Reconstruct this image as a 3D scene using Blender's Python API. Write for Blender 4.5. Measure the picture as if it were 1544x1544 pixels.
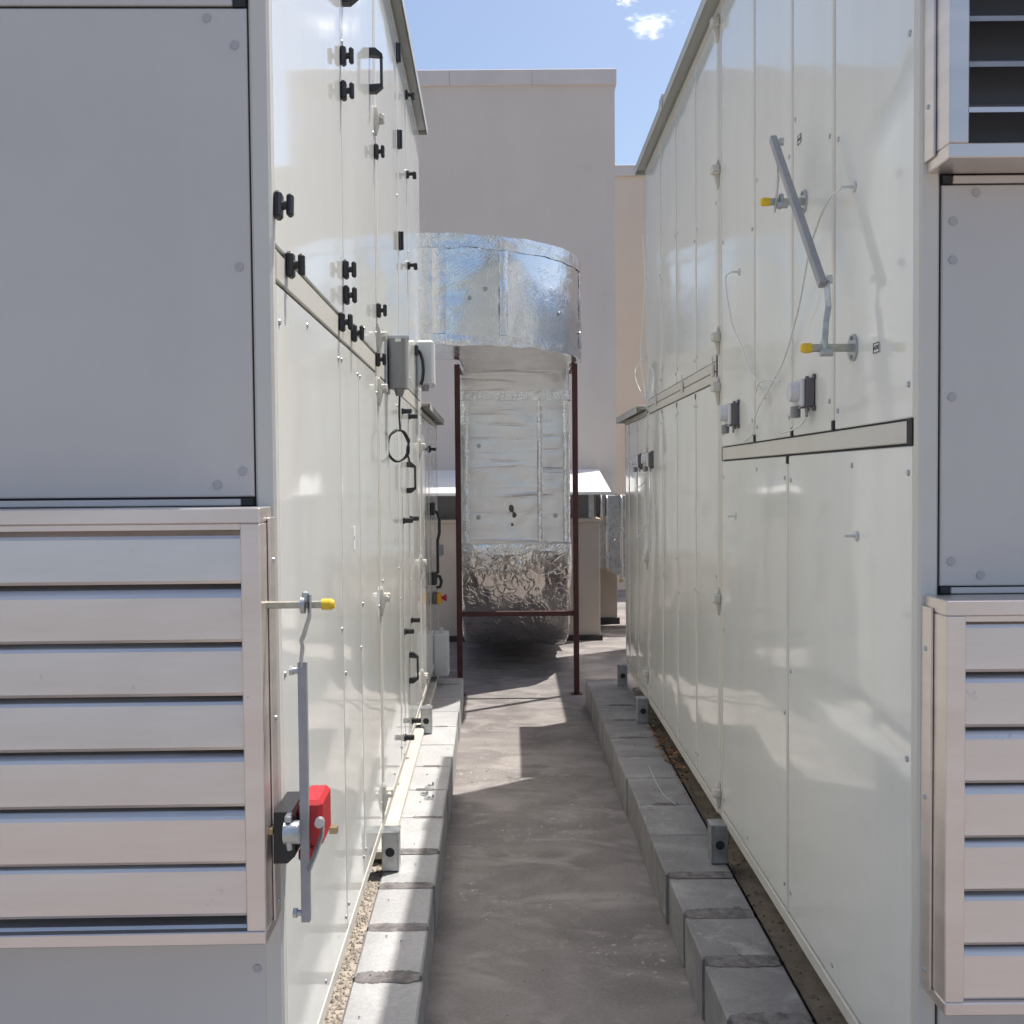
import bpy, bmesh, math, random
from mathutils import Vector, Matrix, noise

for _o in list(bpy.data.objects):
    bpy.data.objects.remove(_o)
scene = bpy.context.scene
C = scene.collection
rnd = random.Random(7)
R = math.radians

# ------------------------------------------------------------------ camera
cam_d = bpy.data.cameras.new('camera')
cam = bpy.data.objects.new('camera', cam_d)
C.objects.link(cam)
cam_d.sensor_width = 36.0
cam_d.lens = 36.0 * 1526.1 / 1544.0
cam_d.clip_start = 0.05
cam_d.clip_end = 2000.0
PITCH, YAW, ROLL = 0.0324, 0.0014, 0.0085
fwd = Vector((math.sin(YAW) * math.cos(PITCH), math.cos(YAW) * math.cos(PITCH), -math.sin(PITCH)))
rgt = Vector((math.cos(YAW), -math.sin(YAW), 0))
upv = rgt.cross(fwd)
r2 = rgt * math.cos(ROLL) - upv * math.sin(ROLL)
u2 = rgt * math.sin(ROLL) + upv * math.cos(ROLL)
M3 = Matrix((r2, u2, -fwd)).transposed()
cam.matrix_world = Matrix.Translation((0, 0, 1.6)) @ M3.to_4x4()
scene.camera = cam

# ------------------------------------------------------------------ light
SUN = Vector((0.34, 0.235, 1.0)).normalized()
elev = math.asin(SUN.z)
azim = math.atan2(SUN.x, SUN.y)
world = bpy.data.worlds.new('World')
scene.world = world
world.use_nodes = True
wn, wl = world.node_tree.nodes, world.node_tree.links
wn.clear()
w_out = wn.new('ShaderNodeOutputWorld')
w_bg = wn.new('ShaderNodeBackground')
w_sky = wn.new('ShaderNodeTexSky')
w_sky.sky_type = 'NISHITA'
w_sky.sun_disc = False
w_sky.sun_elevation = elev
w_sky.sun_rotation = azim
w_sky.altitude = 300
w_sky.air_density = 1.0
w_sky.dust_density = 3.2
w_sky.ozone_density = 1.2
w_bg.inputs['Strength'].default_value = 0.125
# scattered small fair-weather clouds
tc = wn.new('ShaderNodeTexCoord')


def cloud(direction, radius, aspect, seed, soft):
    d = Vector(direction).normalized()
    sub = wn.new('ShaderNodeVectorMath'); sub.operation = 'SUBTRACT'
    wl.new(tc.outputs['Generated'], sub.inputs[0]); sub.inputs[1].default_value = d
    mul = wn.new('ShaderNodeVectorMath'); mul.operation = 'MULTIPLY'
    wl.new(sub.outputs[0], mul.inputs[0]); mul.inputs[1].default_value = (1 / radius, 1 / radius, aspect / radius)
    ln = wn.new('ShaderNodeVectorMath'); ln.operation = 'LENGTH'
    wl.new(mul.outputs[0], ln.inputs[0])
    nz = wn.new('ShaderNodeTexNoise'); nz.noise_dimensions = '4D'
    wl.new(mul.outputs[0], nz.inputs['Vector']); nz.inputs['W'].default_value = seed
    nz.inputs['Scale'].default_value = 2.6; nz.inputs['Detail'].default_value = 5; nz.inputs['Roughness'].default_value = 0.5
    ma = wn.new('ShaderNodeMath'); ma.operation = 'MULTIPLY_ADD'
    wl.new(nz.outputs['Fac'], ma.inputs[0]); ma.inputs[1].default_value = 2.4
    ma.inputs[2].default_value = -0.55
    sb = wn.new('ShaderNodeMath'); sb.operation = 'SUBTRACT'
    wl.new(ma.outputs[0], sb.inputs[0]); wl.new(ln.outputs['Value'], sb.inputs[1])
    mr = wn.new('ShaderNodeMapRange'); mr.interpolation_type = 'SMOOTHSTEP'
    wl.new(sb.outputs[0], mr.inputs['Value'])
    mr.inputs['From Min'].default_value = -0.25; mr.inputs['From Max'].default_value = soft
    return mr.outputs[0]


masks = [cloud((0.1425, 1.015, 0.4475), 0.027, 2.3, 3.3, 1.05), cloud((0.117, 1.0156, 0.473), 0.012, 1.6, 8.1, 0.9),
         cloud((-0.5, -0.8, 0.4), 0.12, 2.6, 9.2, 0.6)]
acc = masks[0]
for m_ in masks[1:]:
    mx = wn.new('ShaderNodeMath'); mx.operation = 'MAXIMUM'
    wl.new(acc, mx.inputs[0]); wl.new(m_, mx.inputs[1]); acc = mx.outputs[0]
mixc = wn.new('ShaderNodeMix'); mixc.data_type = 'RGBA'
wl.new(acc, mixc.inputs['Factor']); wl.new(w_sky.outputs['Color'], mixc.inputs['A'])
mixc.inputs['B'].default_value = (8.2, 8.4, 8.8, 1)
wl.new(mixc.outputs['Result'], w_bg.inputs['Color'])
wl.new(w_bg.outputs[0], w_out.inputs['Surface'])

sun_d = bpy.data.lights.new('sun', 'SUN')
sun_d.energy = 4.0
sun_d.angle = R(0.53)
sun_d.color = (1.0, 0.965, 0.915)
sun = bpy.data.objects.new('sun', sun_d)
C.objects.link(sun)
sun.location = (3, 3, 12)
sun.rotation_euler = (-SUN).to_track_quat('-Z', 'Y').to_euler()

scene.view_settings.view_transform = 'Standard'
scene.view_settings.look = 'None'
scene.view_settings.gamma = 1.0
scene.view_settings.exposure = 0.55
scene.render.engine = 'CYCLES'
cy = scene.cycles
cy.use_denoising = True
cy.max_bounces = 6
cy.diffuse_bounces = 4
cy.glossy_bounces = 4
cy.sample_clamp_indirect = 6.0
cy.blur_glossy = 0.3
cy.adaptive_threshold = 0.02

# ------------------------------------------------------------------ materials
MATS = {}


def mat(name, col, rough=0.5, metal=0.0, spec=0.5, bump=0.0, bscale=20.0, var=0.0, vscale=3.0, rvar=0.0,
        bdetail=4.0, stretch=(1, 1, 1), coat=0.0, col2=None, transmission=0.0, alpha=1.0):
    m = bpy.data.materials.new(name)
    m.use_nodes = True
    nt = m.node_tree; n, l = nt.nodes, nt.links
    b = n['Principled BSDF']
    b.inputs['Base Color'].default_value = (*col, 1)
    b.inputs['Roughness'].default_value = rough
    b.inputs['Metallic'].default_value = metal
    b.inputs['Specular IOR Level'].default_value = spec
    if coat:
        b.inputs['Coat Weight'].default_value = coat
        b.inputs['Coat Roughness'].default_value = 0.06
    if transmission:
        b.inputs['Transmission Weight'].default_value = transmission
    t = n.new('ShaderNodeTexCoord')
    mp = n.new('ShaderNodeMapping'); mp.inputs['Scale'].default_value = stretch
    l.new(t.outputs['Object'], mp.inputs['Vector'])
    if var or rvar:
        nz = n.new('ShaderNodeTexNoise'); nz.inputs['Scale'].default_value = vscale
        nz.inputs['Detail'].default_value = 6; nz.inputs['Roughness'].default_value = 0.6
        l.new(mp.outputs[0], nz.inputs['Vector'])
        if var:
            cr = n.new('ShaderNodeMapRange')
            l.new(nz.outputs['Fac'], cr.inputs['Value'])
            cr.inputs['From Min'].default_value = 0.3; cr.inputs['From Max'].default_value = 0.7
            mx = n.new('ShaderNodeMix'); mx.data_type = 'RGBA'
            l.new(cr.outputs[0], mx.inputs['Factor'])
            c2 = col2 if col2 else tuple(c * (1 - var) for c in col)
            mx.inputs['A'].default_value = (*c2, 1)
            mx.inputs['B'].default_value = (*[min(1, c * (1 + var * 0.3)) for c in col], 1)
            l.new(mx.outputs['Result'], b.inputs['Base Color'])
        if rvar:
            rr = n.new('ShaderNodeMapRange')
            l.new(nz.outputs['Fac'], rr.inputs['Value'])
            rr.inputs['From Min'].default_value = 0.3; rr.inputs['From Max'].default_value = 0.7
            rr.inputs['To Min'].default_value = max(0.02, rough - rvar); rr.inputs['To Max'].default_value = rough + rvar
            l.new(rr.outputs[0], b.inputs['Roughness'])
    if bump:
        nb = n.new('ShaderNodeTexNoise'); nb.inputs['Scale'].default_value = bscale
        nb.inputs['Detail'].default_value = bdetail
        l.new(mp.outputs[0], nb.inputs['Vector'])
        bp = n.new('ShaderNodeBump'); bp.inputs['Strength'].default_value = 1.0
        bp.inputs['Distance'].default_value = bump
        l.new(nb.outputs['Fac'], bp.inputs['Height'])
        l.new(bp.outputs[0], b.inputs['Normal'])
    MATS[name] = m
    return m


mat('panel_paint', (0.772, 0.772, 0.726), 0.06, 0, 0.55, bump=0.0003, bscale=3.0, bdetail=0.5, var=0.035, vscale=1.7, rvar=0.02)
mat('panel_paint_shaded', (0.57, 0.54, 0.51), 0.32, 0, 0.45, bump=0.0003, bscale=5, bdetail=2.0, var=0.05, vscale=2.2)  # panel paint darkened; the shade on the unit fronts is in this colour
mat('frame_paint', (0.62, 0.595, 0.535), 0.38, 0, 0.5, var=0.06, vscale=4)
mat('gasket', (0.025, 0.025, 0.028), 0.7)
mat('aluminium', (0.78, 0.71, 0.665), 0.36, 0.85, 0.5, bump=0.0002, bscale=25, var=0.12, vscale=2.5, rvar=0.08, stretch=(1, 1, 6))
mat('galvanised', (0.52, 0.54, 0.55), 0.38, 0.85, 0.5, var=0.3, vscale=30, rvar=0.1)
mat('grey_steel', (0.36, 0.36, 0.37), 0.5, 0.45, 0.5, var=0.2, vscale=15)
mat('zinc_bar', (0.50, 0.48, 0.40), 0.4, 0.8, 0.5, var=0.25, vscale=40)
mat('brass_bar', (0.55, 0.42, 0.25), 0.4, 0.8, 0.5, var=0.25, vscale=40)
mat('black_plastic', (0.018, 0.018, 0.02), 0.42, 0, 0.5, bump=0.0002, bscale=200)
mat('yellow_plastic', (0.75, 0.50, 0.02), 0.4)
mat('orange_plastic', (0.72, 0.33, 0.02), 0.4)
mat('red_plastic', (0.42, 0.018, 0.024), 0.45, var=0.1)
mat('grey_plastic', (0.26, 0.26, 0.26), 0.5, var=0.1)
mat('pale_plastic', (0.62, 0.63, 0.62), 0.4, var=0.06)
mat('dark_grey_plastic', (0.11, 0.10, 0.105), 0.5)
mat('clear_cover', (0.60, 0.60, 0.62), 0.25, 0, 0.5)
mat('tube_white', (0.68, 0.68, 0.66), 0.35)
mat('sticker_white', (0.78, 0.78, 0.77), 0.5)
mat('ink', (0.04, 0.04, 0.045), 0.6)
mat('oxide_paint', (0.085, 0.028, 0.026), 0.5, 0, 0.4, var=0.25, vscale=12, bump=0.0004, bscale=60)
mat('coping', (0.66, 0.59, 0.55), 0.6, 0, 0.3, var=0.1, vscale=2)
mat('roof_paint', (0.50, 0.50, 0.47), 0.5, 0, 0.4, var=0.12, vscale=3)
mat('sealant', (0.64, 0.60, 0.52), 0.8, var=0.2, vscale=10, bump=0.002, bscale=30)
mat('hood_paint', (0.80, 0.79, 0.76), 0.4, 0, 0.4, var=0.05)
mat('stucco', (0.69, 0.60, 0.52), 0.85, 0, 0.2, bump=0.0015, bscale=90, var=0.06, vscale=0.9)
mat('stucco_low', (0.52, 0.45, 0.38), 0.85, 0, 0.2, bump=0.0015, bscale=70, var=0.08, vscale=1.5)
mat('stucco_far', (0.72, 0.61, 0.49), 0.85, 0, 0.2, bump=0.0015, bscale=90, var=0.06, vscale=0.9)
mat('bitumen', (0.05, 0.046, 0.045), 0.8, var=0.3)
mat('louvre_dark', (0.06, 0.06, 0.065), 0.5)
mat('vent_grey', (0.20, 0.20, 0.21), 0.5, 0.3, var=0.2)
mat('cap_grey', (0.42, 0.405, 0.40), 0.45)
mat('steel_pipe', (0.62, 0.62, 0.63), 0.22, 1.0, 0.5, var=0.1, vscale=10)
mat('mortar', (0.22, 0.205, 0.20), 0.95, 0, 0.2, bump=0.003, bscale=90, var=0.55, vscale=30)
mat('gravel_a', (0.46, 0.40, 0.33), 0.9, var=0.4, vscale=40)
mat('sand', (0.30, 0.25, 0.20), 0.95, bump=0.004, bscale=80, var=0.4, vscale=14)
mat('leaf_a', (0.32, 0.17, 0.08), 0.8, var=0.4, vscale=30)


def smudge(name, scale, lo, hi, dark):
    m = MATS[name]; nt = m.node_tree; n, l = nt.nodes, nt.links
    b = n['Principled BSDF']
    src = b.inputs['Base Color'].links[0].from_socket
    t = n.new('ShaderNodeTexCoord')
    z1 = n.new('ShaderNodeTexNoise'); z1.inputs['Scale'].default_value = scale; z1.inputs['Detail'].default_value = 5; z1.inputs['Roughness'].default_value = 0.7
    oi = n.new('ShaderNodeObjectInfo')
    ml = n.new('ShaderNodeMath'); ml.operation = 'MULTIPLY'; ml.inputs[1].default_value = 37.0
    l.new(oi.outputs['Random'], ml.inputs[0])
    ad = n.new('ShaderNodeVectorMath'); ad.operation = 'ADD'
    l.new(t.outputs['Object'], ad.inputs[0]); l.new(ml.outputs[0], ad.inputs[1])
    l.new(ad.outputs[0], z1.inputs['Vector'])
    r1 = n.new('ShaderNodeMapRange'); r1.inputs['From Min'].default_value = lo; r1.inputs['From Max'].default_value = hi
    l.new(z1.outputs['Fac'], r1.inputs['Value'])
    mx = n.new('ShaderNodeMix'); mx.data_type = 'RGBA'
    l.new(r1.outputs[0], mx.inputs['Factor']); l.new(src, mx.inputs['A']); mx.inputs['B'].default_value = (*dark, 1)
    l.new(mx.outputs['Result'], b.inputs['Base Color'])


def streaks(name, dark, amount):
    """faint vertical rain streaks, dusty film and hand smudges in colour and gloss"""
    m = MATS[name]; nt = m.node_tree; n, l = nt.nodes, nt.links
    b = n['Principled BSDF']
    src = b.inputs['Base Color'].links[0].from_socket
    t = n.new('ShaderNodeTexCoord')
    oi = n.new('ShaderNodeObjectInfo')
    ml = n.new('ShaderNodeMath'); ml.operation = 'MULTIPLY'; ml.inputs[1].default_value = 53.0
    l.new(oi.outputs['Random'], ml.inputs[0])
    ad = n.new('ShaderNodeVectorMath'); ad.operation = 'ADD'
    l.new(t.outputs['Object'], ad.inputs[0]); l.new(ml.outputs[0], ad.inputs[1])
    mp = n.new('ShaderNodeMapping'); mp.inputs['Scale'].default_value = (6, 6, 0.45)
    l.new(ad.outputs[0], mp.inputs['Vector'])
    z1 = n.new('ShaderNodeTexNoise'); z1.inputs['Scale'].default_value = 1.0; z1.inputs['Detail'].default_value = 5; z1.inputs['Roughness'].default_value = 0.6
    l.new(mp.outputs[0], z1.inputs['Vector'])
    z2 = n.new('ShaderNodeTexNoise'); z2.inputs['Scale'].default_value = 4.5; z2.inputs['Detail'].default_value = 7; z2.inputs['Roughness'].default_value = 0.68
    l.new(ad.outputs[0], z2.inputs['Vector'])
    r1 = n.new('ShaderNodeMapRange'); r1.inputs['From Min'].default_value = 0.52; r1.inputs['From Max'].default_value = 0.85
    r1.inputs['To Max'].default_value = amount
    l.new(z1.outputs['Fac'], r1.inputs['Value'])
    r2 = n.new('ShaderNodeMapRange'); r2.inputs['From Min'].default_value = 0.55; r2.inputs['From Max'].default_value = 0.80
    r2.inputs['To Max'].default_value = amount
    l.new(z2.outputs['Fac'], r2.inputs['Value'])
    sm_ = n.new('ShaderNodeMath'); sm_.operation = 'ADD'; sm_.use_clamp = True
    l.new(r1.outputs[0], sm_.inputs[0]); l.new(r2.outputs[0], sm_.inputs[1])
    mx = n.new('ShaderNodeMix'); mx.data_type = 'RGBA'
    l.new(sm_.outputs[0], mx.inputs['Factor']); l.new(src, mx.inputs['A']); mx.inputs['B'].default_value = (*dark, 1)
    l.new(mx.outputs['Result'], b.inputs['Base Color'])
    ro = b.inputs['Roughness'].links[0].from_socket if b.inputs['Roughness'].links else None
    ra = n.new('ShaderNodeMath'); ra.operation = 'MULTIPLY_ADD'; ra.inputs[1].default_value = 0.30
    l.new(sm_.outputs[0], ra.inputs[0])
    if ro: l.new(ro, ra.inputs[2])
    else: ra.inputs[2].default_value = b.inputs['Roughness'].default_value
    l.new(ra.outputs[0], b.inputs['Roughness'])


streaks('panel_paint', (0.50, 0.48, 0.43), 0.15)
streaks('panel_paint_shaded', (0.40, 0.38, 0.35), 0.14)
streaks('stucco', (0.48, 0.42, 0.37), 0.16)
smudge('aluminium', 11, 0.66, 0.80, (0.30, 0.27, 0.26))
smudge('panel_paint_shaded', 7, 0.70, 0.85, (0.40, 0.38, 0.36))


def foil_material(name, crumple, rough, tint, lines, k=1.0, fold=1.0):
    m = bpy.data.materials.new(name); m.use_nodes = True
    nt = m.node_tree; n, l = nt.nodes, nt.links
    b = n['Principled BSDF']
    b.inputs['Metallic'].default_value = 1.0
    t = n.new('ShaderNodeTexCoord')
    n1 = n.new('ShaderNodeTexNoise'); n1.inputs['Scale'].default_value = 9 * k; n1.inputs['Detail'].default_value = 5
    n1.inputs['Distortion'].default_value = 1.2
    l.new(t.outputs['Object'], n1.inputs['Vector'])
    v1 = n.new('ShaderNodeTexVoronoi'); v1.feature = 'DISTANCE_TO_EDGE'; v1.inputs['Scale'].default_value = 13 * k
    mpv = n.new('ShaderNodeMapping'); mpv.inputs['Scale'].default_value = (1, 1, 0.55)
    addv = n.new('ShaderNodeVectorMath'); addv.operation = 'ADD'
    l.new(t.outputs['Object'], mpv.inputs['Vector'])
    nd = n.new('ShaderNodeTexNoise'); nd.inputs['Scale'].default_value = 6
    l.new(t.outputs['Object'], nd.inputs['Vector'])
    l.new(mpv.outputs[0], addv.inputs[0]); l.new(nd.outputs['Color'], addv.inputs[1])
    l.new(addv.outputs[0], v1.inputs['Vector'])
    n2 = n.new('ShaderNodeTexNoise'); n2.inputs['Scale'].default_value = 55; n2.inputs['Detail'].default_value = 3
    l.new(t.outputs['Object'], n2.inputs['Vector'])
    b1 = n.new('ShaderNodeBump'); b1.inputs['Distance'].default_value = 0.012 * crumple; l.new(n1.outputs['Fac'], b1.inputs['Height'])
    b2 = n.new('ShaderNodeBump'); b2.inputs['Distance'].default_value = 0.010 * crumple * fold
    mrv = n.new('ShaderNodeMapRange'); mrv.inputs['From Max'].default_value = 0.12
    l.new(v1.outputs['Distance'], mrv.inputs['Value']); l.new(mrv.outputs[0], b2.inputs['Height'])
    l.new(b1.outputs[0], b2.inputs['Normal'])
    b3 = n.new('ShaderNodeBump'); b3.inputs['Distance'].default_value = 0.0004 * (0.1 + crumple); l.new(n2.outputs['Fac'], b3.inputs['Height'])
    l.new(b2.outputs[0], b3.inputs['Normal'])
    last = b3
    if lines:
        wv = n.new('ShaderNodeTexWave'); wv.wave_type = 'BANDS'; wv.bands_direction = 'Z'; wv.wave_profile = 'SAW'
        wv.inputs['Scale'].default_value = 2.6; wv.inputs['Distortion'].default_value = 1.2
        wv.inputs['Detail'].default_value = 1; wv.inputs['Detail Scale'].default_value = 1.5
        l.new(t.outputs['Object'], wv.inputs['Vector'])
        b4 = n.new('ShaderNodeBump'); b4.inputs['Distance'].default_value = 0.0012
        l.new(wv.outputs['Fac'], b4.inputs['Height']); l.new(b3.outputs[0], b4.inputs['Normal'])
        last = b4
    l.new(last.outputs[0], b.inputs['Normal'])
    mx = n.new('ShaderNodeMix'); mx.data_type = 'RGBA'
    l.new(n1.outputs['Fac'], mx.inputs['Factor'])
    mx.inputs['A'].default_value = (*[c * 0.86 for c in tint], 1); mx.inputs['B'].default_value = (*tint, 1)
    l.new(mx.outputs['Result'], b.inputs['Base Color'])
    rr = n.new('ShaderNodeMapRange'); l.new(n2.outputs['Fac'], rr.inputs['Value'])
    rr.inputs['To Min'].default_value = rough * 0.7; rr.inputs['To Max'].default_value = rough * 1.3
    l.new(rr.outputs[0], b.inputs['Roughness'])
    MATS[name] = m
    return m


foil_material('foil', 0.19, 0.16, (0.86, 0.86, 0.86), False, 0.9, 0.2)
foil_material('foil_ribbed', 0.17, 0.31, (0.82, 0.81, 0.80), True, 0.7, 0.1)
foil_material('foil_crumpled', 0.9, 0.2, (0.74, 0.70, 0.66), False, 0.34, 0.25)
foil_material('foil_tape', 0.4, 0.2, (0.86, 0.86, 0.86), False, 1.0, 0.2)


def concrete_material(name, base, dark, light, stain_dapple_scale, streak, bump, sun_dapple=0.0):
    m = bpy.data.materials.new(name); m.use_nodes = True
    nt = m.node_tree; n, l = nt.nodes, nt.links
    b = n['Principled BSDF']; b.inputs['Specular IOR Level'].default_value = 0.35
    t = n.new('ShaderNodeTexCoord')
    mp = n.new('ShaderNodeMapping'); mp.inputs['Scale'].default_value = (1, streak, 1); mp.inputs['Rotation'].default_value = (0, 0, 0.3)
    l.new(t.outputs['Object'], mp.inputs['Vector'])

    def noi(sc, det, ro, dist=0.0, vec=None):
        x = n.new('ShaderNodeTexNoise'); x.inputs['Scale'].default_value = sc; x.inputs['Detail'].default_value = det
        x.inputs['Roughness'].default_value = ro; x.inputs['Distortion'].default_value = dist
        l.new(vec or mp.outputs[0], x.inputs['Vector']); return x.outputs['Fac']

    def ramp(fac, a, bb):
        x = n.new('ShaderNodeMapRange'); x.interpolation_type = 'SMOOTHSTEP'
        l.new(fac, x.inputs['Value']); x.inputs['From Min'].default_value = a; x.inputs['From Max'].default_value = bb
        return x.outputs[0]

    def mixn(f, a, bb):
        x = n.new('ShaderNodeMix'); x.data_type = 'RGBA'
        l.new(f, x.inputs['Factor'])
        for k, v in (('A', a), ('B', bb)):
            if isinstance(v, tuple): x.inputs[k].default_value = (*v, 1)
            else: l.new(v, x.inputs[k])
        return x.outputs['Result']
    big = noi(stain_dapple_scale, 7, 0.62, 0.5)
    c = mixn(ramp(big, 0.36, 0.64), dark, base)
    mid = noi(stain_dapple_scale * 2.3, 8, 0.68, 0.3)
    c = mixn(ramp(mid, 0.52, 0.72), c, light)  # pale stains; on the floor they also paint in sun dapples
    if sun_dapple:
        md = n.new('ShaderNodeMapping'); md.inputs['Rotation'].default_value = (0, 0, 0.65); md.inputs['Scale'].default_value = (1.0, 1.7, 1)  # reflected-sun dapples painted into the concrete as pale streaks
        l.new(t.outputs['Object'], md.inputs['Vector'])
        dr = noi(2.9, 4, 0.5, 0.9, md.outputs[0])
        dm = n.new('ShaderNodeMath'); dm.operation = 'MULTIPLY'; dm.inputs[1].default_value = sun_dapple
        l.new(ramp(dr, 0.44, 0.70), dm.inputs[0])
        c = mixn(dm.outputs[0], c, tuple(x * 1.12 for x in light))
        # thin pale cement spatters
        sp2 = noi(34, 4, 0.6, 0.4, t.outputs['Object'])
        gt2 = noi(1.7, 3, 0.5, 0.0, t.outputs['Object'])
        ml2 = n.new('ShaderNodeMath'); ml2.operation = 'MULTIPLY'
        l.new(ramp(sp2, 0.60, 0.66), ml2.inputs[0]); l.new(ramp(gt2, 0.52, 0.62), ml2.inputs[1])
        c = mixn(ml2.outputs[0], c, (0.50, 0.47, 0.44))
    fine = noi(70, 6, 0.75, 0, t.outputs['Object'])
    c2 = mixn(ramp(fine, 0.3, 0.72), tuple(x * 0.72 for x in base), tuple(min(1, x * 1.15) for x in base))
    mm = n.new('ShaderNodeMix'); mm.data_type = 'RGBA'; mm.blend_type = 'MIX'; mm.inputs['Factor'].default_value = 0.42
    l.new(c, mm.inputs['A']); l.new(c2, mm.inputs['B'])
    # small dark specks
    vo = n.new('ShaderNodeTexVoronoi'); vo.inputs['Scale'].default_value = 22
    l.new(t.outputs['Object'], vo.inputs['Vector'])
    sp = ramp(vo.outputs['Distance'], 0.05, 0.09)
    cc = mixn(sp, tuple(x * 0.45 for x in dark), mm.outputs['Result'])
    gate = noi(3.1, 3, 0.5)
    gr = ramp(gate, 0.58, 0.66)
    fin = n.new('ShaderNodeMix'); fin.data_type = 'RGBA'
    l.new(gr, fin.inputs['Factor']); l.new(mm.outputs['Result'], fin.inputs['A']); l.new(cc, fin.inputs['B'])
    l.new(fin.outputs['Result'], b.inputs['Base Color'])
    r = n.new('ShaderNodeMapRange'); l.new(mid, r.inputs['Value']); r.inputs['To Min'].default_value = 0.55; r.inputs['To Max'].default_value = 0.95
    l.new(r.outputs[0], b.inputs['Roughness'])
    bp = n.new('ShaderNodeBump'); bp.inputs['Distance'].default_value = bump
    l.new(fine, bp.inputs['Height']); l.new(bp.outputs[0], b.inputs['Normal'])
    MATS[name] = m


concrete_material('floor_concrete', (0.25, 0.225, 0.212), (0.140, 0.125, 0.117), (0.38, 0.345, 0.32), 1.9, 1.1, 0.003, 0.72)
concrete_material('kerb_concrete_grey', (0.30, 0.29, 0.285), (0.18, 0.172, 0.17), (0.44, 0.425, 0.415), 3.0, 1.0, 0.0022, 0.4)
concrete_material('kerb_concrete', (0.43, 0.425, 0.42), (0.33, 0.325, 0.325), (0.52, 0.51, 0.50), 3.2, 1.0, 0.0016)


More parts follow.
